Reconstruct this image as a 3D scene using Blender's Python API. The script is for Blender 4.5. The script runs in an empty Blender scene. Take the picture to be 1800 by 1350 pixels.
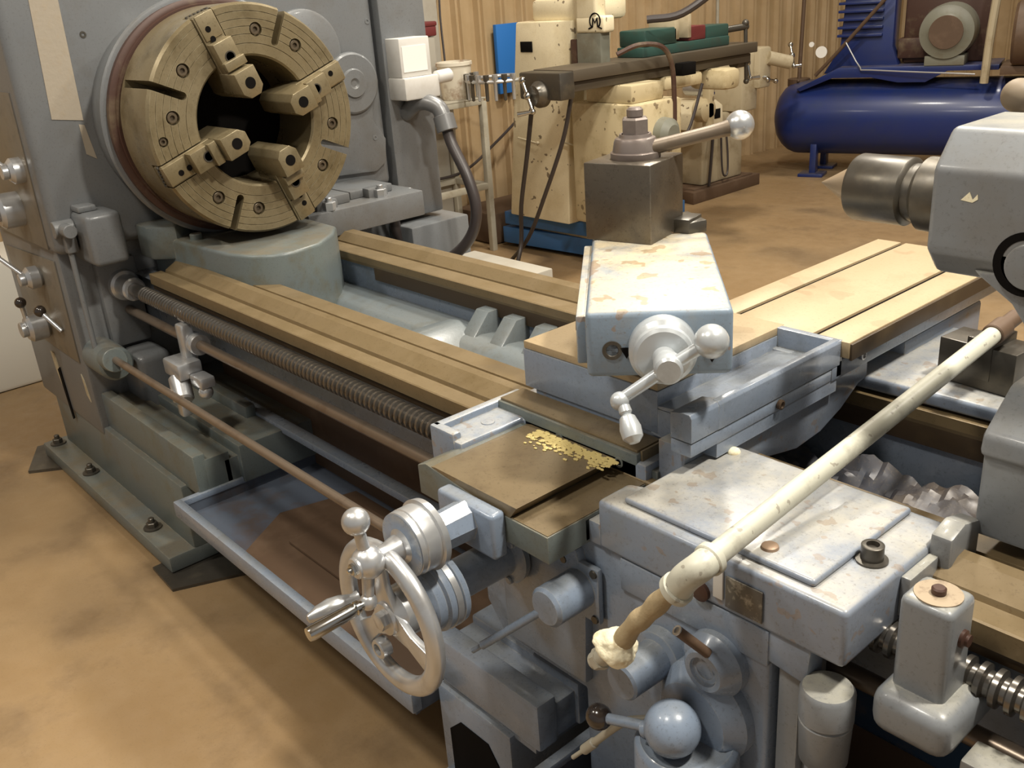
import bpy, bmesh, math, random
from mathutils import Vector, Matrix, noise
random.seed(4)
S = bpy.context.scene
C = S.collection
PI = math.pi

# ---------------------------------------------------------------- camera, world, lights, exposure
cd = bpy.data.cameras.new('camera'); cam = bpy.data.objects.new('camera', cd); C.objects.link(cam)
cd.sensor_fit = 'HORIZONTAL'; cd.sensor_width = 36.0; cd.lens = 1678.188 / 1800 * 36
cd.clip_start = 0.02; cd.clip_end = 100
R0 = (0.66130931, 0.74684172, -0.06998172); R1 = (0.24603602, -0.30409602, -0.92032162); R2 = (-0.70861574, 0.59139923, -0.3848515)
mw = Matrix(((R0[0], -R1[0], -R2[0], 0), (R0[1], -R1[1], -R2[1], 0), (R0[2], -R1[2], -R2[2], 1.65), (0, 0, 0, 1)))
cam.matrix_world = mw
S.camera = cam
S.view_settings.view_transform = 'Standard'; S.view_settings.look = 'None'
S.view_settings.gamma = 1.0; S.view_settings.exposure = 0.12; S.view_settings.use_curve_mapping = False
W = bpy.data.worlds.new('shop_air'); S.world = W; W.use_nodes = True
W.node_tree.nodes['Background'].inputs[0].default_value = (1.0, 0.97, 0.93, 1)
W.node_tree.nodes['Background'].inputs[1].default_value = 0.24

def lamp(loc, size, power, col=(1, 0.94, 0.83), target=None):
    l = bpy.data.lights.new('ceiling_lamp', 'AREA'); l.shape = 'DISK'; l.size = size; l.energy = power; l.color = col
    o = bpy.data.objects.new('ceiling_lamp', l); C.objects.link(o); o.location = loc
    if target is not None:
        o.rotation_euler = (Vector(target) - Vector(loc)).to_track_quat('-Z', 'Y').to_euler()
    return o
lamp((0.5, 1.7, 4.2), 0.35, 170)
lamp((0.3, 4.0, 4.3), 0.4, 80)
lamp((-1.7, 2.4, 4.3), 0.35, 70)
lamp((-3.0, 3.9, 4.3), 0.4, 112)
lamp((-3.2, 7.4, 4.4), 0.5, 52)
lamp((-1.3, -0.6, 4.2), 0.5, 70)
lamp((-3.6, -1.4, 4.3), 0.5, 55)

# ---------------------------------------------------------------- materials
def mat(name, base, rough=0.5, metal=0.0, spots=None, amt=0.0, scale=12.0, bump=0.0, bscale=60.0, coat=0.0, tint=None, tamt=0.5, tscale=3.0, chips=None, camt=0.0, cscale=18.0, upgrime=None, uamt=0.6, rvar=0.0, detail=5, cth=0.635, cw=0.02, speck=None, edge=None, eamt=0.6, er=0.004):
    m = bpy.data.materials.new(name); m.use_nodes = True
    nt = m.node_tree; N = nt.nodes; L = nt.links
    b = N['Principled BSDF']
    b.inputs['Roughness'].default_value = rough; b.inputs['Metallic'].default_value = metal
    if coat: b.inputs['Coat Weight'].default_value = coat; b.inputs['Coat Roughness'].default_value = 0.12
    tc = N.new('ShaderNodeTexCoord')
    col = N.new('ShaderNodeRGB'); col.outputs[0].default_value = (*base, 1); cur = col.outputs[0]
    def nz(sc, det=4, rgh=0.6):
        n = N.new('ShaderNodeTexNoise'); n.inputs['Scale'].default_value = sc; n.inputs['Detail'].default_value = det
        n.inputs['Roughness'].default_value = rgh; L.new(tc.outputs['Object'], n.inputs['Vector']); return n.outputs[0]
    def ramp(src, a, bb):
        r = N.new('ShaderNodeMapRange'); r.inputs[1].default_value = a; r.inputs[2].default_value = bb
        L.new(src, r.inputs[0]); return r.outputs[0]
    def mix(fac, c2, k=1.0):
        nonlocal cur
        x = N.new('ShaderNodeMix'); x.data_type = 'RGBA'
        mm = N.new('ShaderNodeMath'); mm.operation = 'MULTIPLY'; mm.inputs[1].default_value = k
        L.new(fac, mm.inputs[0]); L.new(mm.outputs[0], x.inputs[0])
        L.new(cur, x.inputs[6]); x.inputs[7].default_value = (*c2, 1); cur = x.outputs[2]
    if tint: mix(ramp(nz(tscale, 5), 0.38, 0.66), tint, tamt)
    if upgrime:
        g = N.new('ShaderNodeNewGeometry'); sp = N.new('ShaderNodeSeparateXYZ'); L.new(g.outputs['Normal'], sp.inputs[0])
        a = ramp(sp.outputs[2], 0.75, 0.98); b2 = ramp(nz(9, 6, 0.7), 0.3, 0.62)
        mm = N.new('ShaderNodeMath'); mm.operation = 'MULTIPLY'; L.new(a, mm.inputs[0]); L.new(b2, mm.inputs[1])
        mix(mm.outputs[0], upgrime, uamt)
    if spots: mix(ramp(nz(scale, detail, 0.65), 0.52, 0.72), spots, amt)
    if chips:
        v = nz(cscale, 2, 0.5); mix(ramp(v, cth, cth + cw), chips, camt)
    if edge:
        bn = N.new('ShaderNodeBevel'); bn.samples = 4; bn.inputs[0].default_value = er
        g2 = N.new('ShaderNodeNewGeometry'); dt = N.new('ShaderNodeVectorMath'); dt.operation = 'DOT_PRODUCT'
        L.new(bn.outputs[0], dt.inputs[0]); L.new(g2.outputs['Normal'], dt.inputs[1])
        e1 = ramp(dt.outputs['Value'], 0.985, 0.90); e2 = ramp(nz(35, 5, 0.7), 0.42, 0.60)
        mm = N.new('ShaderNodeMath'); mm.operation = 'MULTIPLY'; L.new(e1, mm.inputs[0]); L.new(e2, mm.inputs[1]); mix(mm.outputs[0], edge, eamt)
    if speck:
        mix(ramp(nz(140, 3, 0.8), 0.56, 0.70), speck, 0.5)
    L.new(cur, b.inputs['Base Color'])
    if rvar:
        r = N.new('ShaderNodeMapRange'); r.inputs[3].default_value = max(0.03, rough - rvar); r.inputs[4].default_value = min(1, rough + rvar)
        r.inputs[1].default_value = 0.3; r.inputs[2].default_value = 0.7
        L.new(nz(14, 5), r.inputs[0]); L.new(r.outputs[0], b.inputs['Roughness'])
    if bump:
        bp = N.new('ShaderNodeBump'); bp.inputs['Strength'].default_value = bump; bp.inputs['Distance'].default_value = 0.004
        L.new(nz(bscale, 3), bp.inputs['Height']); L.new(bp.outputs[0], b.inputs['Normal'])
    return m
PA = mat('blue_grey_paint', (0.21, 0.262, 0.345), 0.3, 0, spots=(0.13, 0.14, 0.14), amt=0.5, scale=9, bump=0.12, bscale=45, coat=0.3, tint=(0.235, 0.262, 0.315), tamt=0.7, rvar=0.1, upgrime=(0.30, 0.29, 0.25), uamt=0.45, speck=(0.10, 0.11, 0.12), edge=(0.42, 0.41, 0.37), eamt=0.6)
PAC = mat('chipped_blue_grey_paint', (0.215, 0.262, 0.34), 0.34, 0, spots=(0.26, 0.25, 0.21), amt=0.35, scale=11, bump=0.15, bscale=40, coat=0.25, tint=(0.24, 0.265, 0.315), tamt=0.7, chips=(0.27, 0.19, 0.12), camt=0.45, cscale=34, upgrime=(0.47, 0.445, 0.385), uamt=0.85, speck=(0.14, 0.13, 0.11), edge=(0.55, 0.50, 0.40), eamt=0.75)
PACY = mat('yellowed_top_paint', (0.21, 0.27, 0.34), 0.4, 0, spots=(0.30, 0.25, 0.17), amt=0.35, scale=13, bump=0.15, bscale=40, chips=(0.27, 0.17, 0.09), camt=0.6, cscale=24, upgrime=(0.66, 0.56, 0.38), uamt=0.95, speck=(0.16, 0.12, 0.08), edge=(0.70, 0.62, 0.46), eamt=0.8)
PD = mat('shadow_side_grey_paint', (0.135, 0.145, 0.155), 0.42, 0, spots=(0.10, 0.085, 0.06), amt=0.6, scale=5, bump=0.1, bscale=50, tint=(0.16, 0.155, 0.14), tamt=0.8, upgrime=(0.19, 0.17, 0.125), uamt=0.8)
PG = mat('greenish_oily_paint', (0.135, 0.158, 0.15), 0.38, 0, spots=(0.12, 0.10, 0.055), amt=0.7, scale=7, bump=0.08, tint=(0.125, 0.145, 0.155), tamt=0.8, upgrime=(0.16, 0.13, 0.085), uamt=0.7, speck=(0.07, 0.07, 0.06), edge=(0.36, 0.33, 0.25), eamt=0.6)
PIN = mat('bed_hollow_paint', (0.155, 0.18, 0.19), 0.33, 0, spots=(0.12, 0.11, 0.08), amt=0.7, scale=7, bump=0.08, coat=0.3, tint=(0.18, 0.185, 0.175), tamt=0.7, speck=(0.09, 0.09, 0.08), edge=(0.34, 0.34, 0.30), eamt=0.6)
PANM = mat('shaded_pan_paint', (0.10, 0.12, 0.155), 0.4, 0, spots=(0.10, 0.07, 0.05), amt=0.8, scale=6, tint=(0.075, 0.085, 0.12), tamt=0.7)  # rim paint with the pan's inner shade put into its colour, plus dirt
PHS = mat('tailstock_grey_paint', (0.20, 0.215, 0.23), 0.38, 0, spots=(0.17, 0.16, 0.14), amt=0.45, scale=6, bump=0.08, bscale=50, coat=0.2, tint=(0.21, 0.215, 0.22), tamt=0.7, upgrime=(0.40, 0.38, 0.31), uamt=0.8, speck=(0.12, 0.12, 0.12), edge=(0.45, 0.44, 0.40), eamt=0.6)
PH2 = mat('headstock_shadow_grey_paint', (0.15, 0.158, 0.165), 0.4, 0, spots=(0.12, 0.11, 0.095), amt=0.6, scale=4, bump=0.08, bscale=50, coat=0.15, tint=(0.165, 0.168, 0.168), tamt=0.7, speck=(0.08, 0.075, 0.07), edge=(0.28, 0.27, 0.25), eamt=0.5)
SILV = mat('bright_silver_paint', (0.52, 0.55, 0.57), 0.28, 0.35, spots=(0.30, 0.31, 0.31), amt=0.5, scale=14, bump=0.05)
CHR = mat('polished_steel', (0.55, 0.55, 0.53), 0.16, 1.0, spots=(0.35, 0.32, 0.28), amt=0.4, scale=20)
SAT = mat('satin_aluminium', (0.60, 0.61, 0.62), 0.3, 0.7, spots=(0.38, 0.36, 0.34), amt=0.5, scale=14, tint=(0.45, 0.47, 0.49), tamt=0.5)
WAY = mat('oiled_way_steel', (0.20, 0.145, 0.075), 0.42, 0.2, spots=(0.13, 0.09, 0.04), amt=0.5, scale=8, tint=(0.18, 0.13, 0.068), tamt=0.7, rvar=0.12, speck=(0.11, 0.075, 0.035), edge=(0.42, 0.33, 0.2), eamt=0.5, er=0.002)
WAYD = mat('dark_way_side', (0.055, 0.035, 0.018), 0.5, 0.1, spots=(0.11, 0.075, 0.035), amt=0.5, scale=9)  # dark brown; the table side's deep shadow is put into this colour
TBL = mat('slotted_table_steel', (0.40, 0.30, 0.175), 0.5, 0.1, spots=(0.28, 0.20, 0.10), amt=0.5, scale=6, tint=(0.42, 0.33, 0.21), tamt=0.7, chips=(0.24, 0.16, 0.08), camt=0.3, cscale=9, speck=(0.22, 0.16, 0.09))
GUI = mat('worn_guide_steel', (0.20, 0.15, 0.085), 0.34, 0.3, spots=(0.11, 0.075, 0.045), amt=0.6, scale=10, tint=(0.28, 0.22, 0.135), tamt=0.6, speck=(0.08, 0.055, 0.03), edge=(0.35, 0.28, 0.17), eamt=0.5, er=0.002)
CHK = mat('chuck_oiled_iron', (0.225, 0.178, 0.098), 0.34, 0.4, spots=(0.11, 0.08, 0.035), amt=0.7, scale=8, tint=(0.29, 0.24, 0.15), tamt=0.75, rvar=0.12, speck=(0.10, 0.07, 0.03), edge=(0.55, 0.48, 0.32), eamt=0.7, er=0.003)
CHD = mat('chuck_rusty_rim', (0.065, 0.03, 0.02), 0.5, 0.1, spots=(0.16, 0.12, 0.07), amt=0.7, scale=9)
DK = mat('dark_oily_steel', (0.10, 0.09, 0.075), 0.38, 0.6, spots=(0.20, 0.17, 0.12), amt=0.6, scale=9, rvar=0.12)
WST = mat('worn_plum_steel', (0.24, 0.20, 0.18), 0.36, 0.5, spots=(0.34, 0.30, 0.26), amt=0.5, scale=16)
SKT = mat('oil_blackened_screw', (0.13, 0.10, 0.065), 0.4, 0.4, spots=(0.06, 0.04, 0.03), amt=0.5, scale=60)
POST = mat('tool_post_steel', (0.135, 0.115, 0.09), 0.33, 0.65, spots=(0.22, 0.185, 0.13), amt=0.6, scale=11, bump=0.05, rvar=0.12, speck=(0.05, 0.04, 0.03), edge=(0.35, 0.32, 0.27), eamt=0.6, er=0.003)
ROD = mat('oily_rod_steel', (0.21, 0.165, 0.125), 0.32, 0.5, spots=(0.13, 0.085, 0.055), amt=0.6, scale=14)
SCR = mat('lead_screw_steel', (0.20, 0.185, 0.165), 0.25, 0.85, spots=(0.09, 0.075, 0.06), amt=0.5, scale=10)
BLK = mat('black_void', (0.006, 0.005, 0.0045), 0.9); BLK.node_tree.nodes['Principled BSDF'].inputs['Specular IOR Level'].default_value = 0.1  # in holes and bores this black stands in for unlit depth
BKN = mat('black_bakelite', (0.03, 0.022, 0.018), 0.18, 0, coat=0.5)
BRP = mat('engraved_brass_plate', (0.21, 0.175, 0.125), 0.42, 0.2, spots=(0.12, 0.105, 0.085), amt=0.7, scale=14, tint=(0.17, 0.165, 0.155), tamt=0.7)
TAPE = mat('old_masking_tape', (0.36, 0.31, 0.24), 0.75, 0, spots=(0.36, 0.29, 0.2), amt=0.6, scale=30, bump=0.2)
CRM = mat('cream_machine_paint', (0.86, 0.76, 0.53), 0.42, 0, spots=(0.62, 0.50, 0.28), amt=0.6, scale=4, chips=(0.10, 0.06, 0.03), camt=0.8, cscale=20, cth=0.685, tint=(0.72, 0.63, 0.43), tamt=0.6, coat=0.1, speck=(0.5, 0.4, 0.25))
CRL = mat('dimmed_grimy_cream_paint', (0.60, 0.50, 0.31), 0.45, 0, spots=(0.33, 0.25, 0.12), amt=0.8, scale=7, chips=(0.10, 0.06, 0.03), camt=0.7, cscale=18, cth=0.66, tint=(0.50, 0.41, 0.24), tamt=0.7)  # darker cream copy: dimness below the mill table put into colour, plus grime
CRD = mat('dirty_cream_paint', (0.47, 0.40, 0.27), 0.5, 0, spots=(0.25, 0.18, 0.09), amt=0.7, scale=6)
BLU = mat('compressor_blue_paint', (0.007, 0.022, 0.135), 0.38, 0, spots=(0.02, 0.035, 0.09), amt=0.6, scale=5, upgrime=(0.10, 0.09, 0.10), uamt=1.0, coat=0.15, tint=(0.022, 0.033, 0.10), tamt=0.5)
BLP = mat('base_blue_paint', (0.04, 0.14, 0.34), 0.45, 0, spots=(0.03, 0.05, 0.09), amt=0.5, scale=6)
BLS = mat('bright_blue_sheet', (0.02, 0.16, 0.50), 0.5)
MOT = mat('motor_grey_paint', (0.19, 0.19, 0.15), 0.45, 0, spots=(0.13, 0.10, 0.06), amt=0.6, scale=6)
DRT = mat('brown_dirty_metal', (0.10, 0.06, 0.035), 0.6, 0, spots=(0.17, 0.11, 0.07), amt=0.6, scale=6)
PIPE = mat('cream_painted_pipe', (0.54, 0.53, 0.44), 0.4, 0, spots=(0.34, 0.32, 0.26), amt=0.7, scale=26, chips=(0.22, 0.19, 0.15), camt=0.6, cscale=60, cth=0.66)
RAGM = mat('yellowed_rag_cloth', (0.92, 0.85, 0.62), 0.85, 0, spots=(0.60, 0.42, 0.16), amt=0.7, scale=40, bump=0.5, bscale=80)
WRAP = mat('brown_tape_wrap', (0.40, 0.31, 0.18), 0.7, 0, spots=(0.26, 0.19, 0.10), amt=0.6, scale=25, bump=0.4, bscale=60)
HOSE = mat('black_rubber_hose', (0.045, 0.036, 0.034), 0.38, 0)
COND = mat('grey_conduit', (0.20, 0.20, 0.20), 0.35, 0.4)
WHT = mat('white_switch_box', (0.62, 0.60, 0.56), 0.45, 0, spots=(0.48, 0.44, 0.38), amt=0.5, scale=9)
LBL = mat('white_paper_label', (0.85, 0.84, 0.80), 0.7)
BKT = mat('stained_white_plastic', (0.70, 0.64, 0.52), 0.5, 0, spots=(0.26, 0.13, 0.06), amt=1.0, scale=9)
TEAL = mat('teal_vice_paint', (0.03, 0.075, 0.062), 0.45, 0, spots=(0.05, 0.05, 0.04), amt=0.6, scale=12)
RED = mat('faded_red_paint', (0.16, 0.03, 0.03), 0.5)
WOOD = mat('plain_wood_board', (0.42, 0.22, 0.09), 0.6, 0, spots=(0.3, 0.14, 0.05), amt=0.5, scale=8)
CHIPM = mat('brass_chips', (0.72, 0.58, 0.24), 0.5, 0.3)
TANK = mat('shop_box_paint', (0.40, 0.37, 0.31), 0.5, 0, spots=(0.30, 0.26, 0.2), amt=0.5, scale=5)
STD = mat('worn_white_stand', (0.42, 0.39, 0.31), 0.5, 0, spots=(0.25, 0.20, 0.13), amt=0.5, scale=12)

def floor_mat():
    m = mat('worn_concrete', (0.27, 0.175, 0.085), 0.5, 0, spots=(0.145, 0.09, 0.045), amt=0.75, scale=2.6, bump=0.15, bscale=30, tint=(0.36, 0.25, 0.135), tamt=0.85, tscale=1.3, chips=(0.11, 0.072, 0.038), camt=0.75, cscale=1.3, cth=0.50, cw=0.22, rvar=0.14, detail=9, speck=(0.19, 0.125, 0.065))
    return m
FLO = floor_mat()
WALLM = mat('tan_ribbed_steel', (0.44, 0.31, 0.165), 0.5, 0, spots=(0.32, 0.21, 0.10), amt=0.45, scale=2.5, tint=(0.55, 0.41, 0.25), tamt=0.6)

# ---------------------------------------------------------------- geometry helpers
def V(*a): return Vector(a)
def put(bm, t, M=None):
    if M is not None: bmesh.ops.transform(t, matrix=M, verts=t.verts)
    me = bpy.data.meshes.new('t'); t.to_mesh(me); t.free(); bm.from_mesh(me); bpy.data.meshes.remove(me)
def bev(t, w, seg=2, ang=0.5):
    if w <= 0: return
    es = [e for e in t.edges if len(e.link_faces) == 2 and e.calc_face_angle(0) > ang]
    bmesh.ops.bevel(t, geom=es, offset=w, segments=seg, affect='EDGES', profile=0.5, clamp_overlap=True)
def box(bm, x0, x1, y0, y1, z0, z1, b=0.003, seg=2, M=None):
    t = bmesh.new(); bmesh.ops.create_cube(t, size=1)
    for v in t.verts: v.co = V((x0 + x1) / 2 + v.co.x * (x1 - x0), (y0 + y1) / 2 + v.co.y * (y1 - y0), (z0 + z1) / 2 + v.co.z * (z1 - z0))
    bev(t, b, seg); put(bm, t, M)
def prism(bm, pts, ax, a0, a1, b=0.0, seg=2, M=None, ang=0.5):
    t = bmesh.new()
    def P(p, a): return V(a, p[0], p[1]) if ax == 'x' else V(p[0], a, p[1]) if ax == 'y' else V(p[0], p[1], a)
    va = [t.verts.new(P(p, a0)) for p in pts]; vb = [t.verts.new(P(p, a1)) for p in pts]; n = len(pts)
    t.faces.new(va); t.faces.new(vb[::-1])
    for i in range(n): t.faces.new((va[i], vb[i], vb[(i + 1) % n], va[(i + 1) % n]))
    bmesh.ops.recalc_face_normals(t, faces=t.faces); bev(t, b, seg, ang); put(bm, t, M)
def axisM(p0, d):
    d = Vector(d).normalized(); q = V(0, 0, 1).rotation_difference(d); return Matrix.Translation(p0) @ q.to_matrix().to_4x4()
def lathe(bm, p0, d, prof, seg=36, M=None, closed=False):
    """prof: (distance along d, radius)"""
    t = bmesh.new(); rings = []
    for a, r in prof:
        if r <= 1e-6: rings.append([t.verts.new((0, 0, a))])
        else: rings.append([t.verts.new((r * math.cos(2 * PI * k / seg), r * math.sin(2 * PI * k / seg), a)) for k in range(seg)])
    prs = list(zip(rings[:-1], rings[1:]))
    if closed: prs.append((rings[-1], rings[0]))
    for A, B in prs:
        for k in range(seg):
            k2 = (k + 1) % seg
            if len(A) == 1 and len(B) == 1: continue
            if len(A) == 1: t.faces.new((A[0], B[k], B[k2]))
            elif len(B) == 1: t.faces.new((A[k], A[k2], B[0]))
            else: t.faces.new((A[k], A[k2], B[k2], B[k]))
    if not closed:
        if len(rings[0]) > 1: t.faces.new(rings[0])
        if len(rings[-1]) > 1: t.faces.new(rings[-1])
    bmesh.ops.recalc_face_normals(t, faces=t.faces)
    put(bm, t, (M or Matrix()) @ axisM(p0, d))
def cyl(bm, p0, p1, r, r1=None, seg=28, c=0.002, M=None):
    p0 = Vector(p0); p1 = Vector(p1); L = (p1 - p0).length; r1 = r if r1 is None else r1
    c = min(c, L * 0.3, r * 0.4)
    lathe(bm, p0, p1 - p0, [(0, r - c), (c, r), (L - c, r1), (L, r1 - c)] if c > 0 else [(0, r), (L, r1)], seg, M)
def sph(bm, c, r, s=(1, 1, 1), seg=28, M=None):
    t = bmesh.new(); bmesh.ops.create_uvsphere(t, u_segments=seg, v_segments=seg // 2, radius=r)
    for v in t.verts: v.co = V(v.co.x * s[0] + c[0], v.co.y * s[1] + c[1], v.co.z * s[2] + c[2])
    put(bm, t, M)
def smooth(pts, n=6):
    P = [Vector(p) for p in pts]
    if len(P) < 3 or n <= 1: return P
    P = [2 * P[0] - P[1]] + P + [2 * P[-1] - P[-2]]; out = []
    for i in range(1, len(P) - 2):
        for k in range(n):
            t = k / n; a, b, c, d = P[i - 1:i + 3]
            out.append(0.5 * ((2 * b) + (c - a) * t + (2 * a - 5 * b + 4 * c - d) * t * t + (3 * b - a - 3 * c + d) * t ** 3))
    out.append(P[-2]); return out
def tube(bm, pts, r, seg=14, n=6, M=None):
    P = smooth(pts, n); t = bmesh.new(); up = V(0, 0, 1); rings = []
    for i, p in enumerate(P):
        d = (P[min(i + 1, len(P) - 1)] - P[max(i - 1, 0)]).normalized()
        if i == 0: u = d.orthogonal().normalized()
        else: u = (u - d * u.dot(d)).normalized()
        w = d.cross(u); rr = r(i / (len(P) - 1)) if callable(r) else r
        rings.append([t.verts.new(p + rr * (u * math.cos(2 * PI * k / seg) + w * math.sin(2 * PI * k / seg))) for k in range(seg)])
    for A, B in zip(rings[:-1], rings[1:]):
        for k in range(seg): t.faces.new((A[k], A[(k + 1) % seg], B[(k + 1) % seg], B[k]))
    t.faces.new(rings[0]); t.faces.new(rings[-1]); bmesh.ops.recalc_face_normals(t, faces=t.faces); put(bm, t, M)
def hexa(bm, p0, d, r, h, M=None, n=6, c=0.1):
    lathe(bm, p0, d, [(0, r), (h * (1 - c), r), (h, r * 0.86)], n, M)
def torus(bm, c, d, R, r, seg=48, s2=14, M=None):
    lathe(bm, c, d, [(r * math.sin(2 * PI * k / s2), R + r * math.cos(2 * PI * k / s2)) for k in range(s2)], seg, M, closed=True)

MATX = {}
def top_of(o):
    while o.parent: o = o.parent
    return o
def thing(name, label, cat, loc=(0, 0, 0), rotz=0, group=None):
    o = bpy.data.objects.new(name, None); C.objects.link(o); o.empty_display_size = 0.1
    o.location = loc; o.rotation_euler = (0, 0, rotz); o['label'] = label; o['category'] = cat
    if group: o['group'] = group
    MATX[o.name] = Matrix.Translation(loc) @ Matrix.Rotation(rotz, 4, 'Z'); return o
def obj(name, bm, m, parent=None, local=False, label=None, ang=35):
    if parent is not None and not local:
        bmesh.ops.transform(bm, matrix=MATX[top_of(parent).name].inverted(), verts=bm.verts)
    me = bpy.data.meshes.new(name); bm.to_mesh(me); bm.free()
    for p in me.polygons: p.use_smooth = True
    me.set_sharp_from_angle(angle=math.radians(ang))
    for x in (m if isinstance(m, (list, tuple)) else [m]): me.materials.append(x)
    o = bpy.data.objects.new(name, me); C.objects.link(o)
    if parent is not None: o.parent = parent
    if label: o['label'] = label
    return o
def B(): return bmesh.new()
def tag(o, label, cat, group=None):
    o['label'] = label; o['category'] = cat
    if group: o['group'] = group
    return o
def cut(o, bms):
    """cut shapes out of a finished mesh (cutters are removed again)"""
    cs = []
    for b in bms:
        me = bpy.data.meshes.new('c'); b.to_mesh(me); b.free(); c = bpy.data.objects.new('c', me); C.objects.link(c); cs.append(c)
        c.matrix_parent_inverse = Matrix(); 
        if o.parent: c.matrix_world = Matrix(); c.location = (0, 0, 0)
        md = o.modifiers.new('b', 'BOOLEAN'); md.object = c; md.operation = 'DIFFERENCE'; md.solver = 'EXACT'
    par = o.parent; o.parent = None
    bpy.context.view_layer.update(); dg = bpy.context.evaluated_depsgraph_get()
    me = bpy.data.meshes.new_from_object(o.evaluated_get(dg)); o.modifiers.clear(); o.data = me
    for c in cs: bpy.data.objects.remove(c)
    o.parent = par
    me.set_sharp_from_angle(angle=math.radians(35))
def struct(name, bm, m):
    o = obj(name, bm, m); o['kind'] = 'structure'; return o

# ---------------------------------------------------------------- the setting
b = B(); box(b, -9, 5, -4, 14, -0.2, 0, 0); struct('floor', b, FLO)
def ribs(n, pitch, depth):
    out = []
    for i in range(n):
        a = i * pitch
        out += [(a, 0), (a + pitch * .55, 0), (a + pitch * .62, depth), (a + pitch * .70, depth), (a + pitch * .74, depth * .5), (a + pitch * .80, depth * .5), (a + pitch * .84, depth), (a + pitch * .93, depth)]
    return out
b = B(); r = ribs(80, 0.2, 0.04); n = 80 * 0.2
prism(b, [(-5.52 + d, -3 + a) for a, d in r] + [(-5.5, -3 + n), (-5.7, -3 + n), (-5.7, -3)], 'z', 0, 4.6); struct('wall_left', b, WALLM)
b = B(); r = ribs(50, 0.2, 0.04)
prism(b, [(-5.5 + a, 10.52 - d) for a, d in r] + [(4.5, 10.5), (4.5, 10.7), (-5.5, 10.7)], 'z', 0, 4.6); struct('wall_back', b, WALLM)
b = B(); box(b, -9, 5, -4, 14, 4.6, 4.8, 0); struct('ceiling', b, mat('pale_ceiling', (0.5, 0.47, 0.42), 0.8))

# ================================================================ LATHE (bed, headstock, base, rods)
LT = thing('engine_lathe', 'blue-grey engine lathe bed and headstock standing on bolted feet', 'lathe', (-1.8, 1.5, 0))
XR = 1.1
# bed casting
b = B()
prism(b, [(1.125, .625), (1.125, .80), (1.105, .815), (1.295, .815), (1.28, .78), (1.20, .70), (1.17, .625)], 'x', -3.36, XR, .004)
prism(b, [(1.66, .40), (1.66, .80), (1.655, .815), (1.84, .815), (1.84, .40)], 'x', -3.36, XR, .004)
box(b, -2.9, -1.3, 1.195, 1.235, .395, .42, .004)
# long rounded web along the rear rail
obj('bed_casting', b, PA, LT)
b = B(); prism(b, [(1.19, .70), (1.30, .66), (1.42, .62), (1.55, .62), (1.66, .70), (1.66, .57), (1.19, .62)], 'x', -3.3, -1.15, .02, 3)
prism(b, [(1.46, .60), (1.49, .70), (1.53, .735), (1.58, .742), (1.67, .73), (1.67, .60)], 'x', -3.0, -1.15, .015, 3)
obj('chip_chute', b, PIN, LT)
b = B(); prism(b, [(1.21, .70), (1.26, .54), (1.62, .50), (1.66, .62), (1.66, .45), (1.21, .45)], 'x', -1.15, XR, .02, 3); obj('coolant_trough', b, mat('shaded_coolant_sludge', (0.03, 0.055, 0.10), 0.2, 0, spots=(0.13, 0.09, 0.06), amt=0.7, scale=9, bump=0.5, bscale=25), LT)  # coolant sludge; the deep trough's shade is put into its dark colour
for x in (-2.16, -1.56):      # slanting cross ribs between the rails
    b = B(); prism(b, [(x - .13, .60), (x - .02, .755), (x + .04, .765), (x + .10, .74), (x + .30, .60)], 'y', 1.27, 1.60, .02, 3); obj('cross_rib', b, PIN, LT)
for x in (-2.07, -1.95, -1.82, -1.68):
    b = B(); prism(b, [(1.67, .80), (1.615, .80), (1.52, .70), (1.52, .66), (1.67, .66)], 'x', x, x + .055, .003); obj('web_block', b, PIN, LT)
# ways
b = B()
prism(b, [(1.088, .815), (1.088, .848), (1.091, .85), (1.130, .85), (1.132, .841), (1.142, .841), (1.146, .85), (1.183, .870), (1.203, .872), (1.234, .85), (1.236, .843), (1.243, .843), (1.245, .85), (1.30, .85), (1.304, .846), (1.304, .815)], 'x', -3.14, XR)
obj('front_way', b, WAY, LT, ang=8)
b = B()
prism(b, [(1.646, .826), (1.646, .848), (1.65, .85), (1.710, .85), (1.712, .842), (1.720, .842), (1.722, .85), (1.755, .873), (1.792, .873), (1.815, .85), (1.815, .815), (1.65, .815)], 'x', -3.1, XR)
obj('rear_way', b, WAY, LT, ang=8)
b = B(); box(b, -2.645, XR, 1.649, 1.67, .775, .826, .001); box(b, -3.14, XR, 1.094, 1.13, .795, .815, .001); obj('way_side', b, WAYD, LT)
# brown hollow under the bed
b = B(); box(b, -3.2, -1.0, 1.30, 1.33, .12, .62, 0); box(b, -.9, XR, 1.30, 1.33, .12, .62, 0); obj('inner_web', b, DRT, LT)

b = bmesh.new(); nx, ny = 210, 36; gv = []
for i in range(nx + 1):
    for j in range(ny + 1):
        q = V(-1.15 + 2.2 * i / nx, 1.24 + .40 * j / ny, 0)
        h = .61 + .09 * (j / ny) ** 2 + .05 * noise.noise(q * 9) + .022 * abs(noise.noise(q * 23 + V(3, 1, 0))) + .012 * noise.noise(q * 60)
        gv.append(b.verts.new((q.x, q.y, h)))
for i in range(nx):
    for j in range(ny):
        k = i * (ny + 1) + j; b.faces.new((gv[k], gv[k + ny + 1], gv[k + ny + 2], gv[k + 1]))
oc = obj('chip_heap', b, mat('oily_chip_heap', (0.095, 0.075, 0.058), 0.42, 0.1, spots=(0.02, 0.045, 0.11), amt=0.8, scale=7, tint=(0.07, 0.085, 0.12), tamt=0.8, tscale=5, speck=(0.2, 0.17, 0.13)), LT, ang=25); oc['kind'] = 'stuff'
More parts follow.
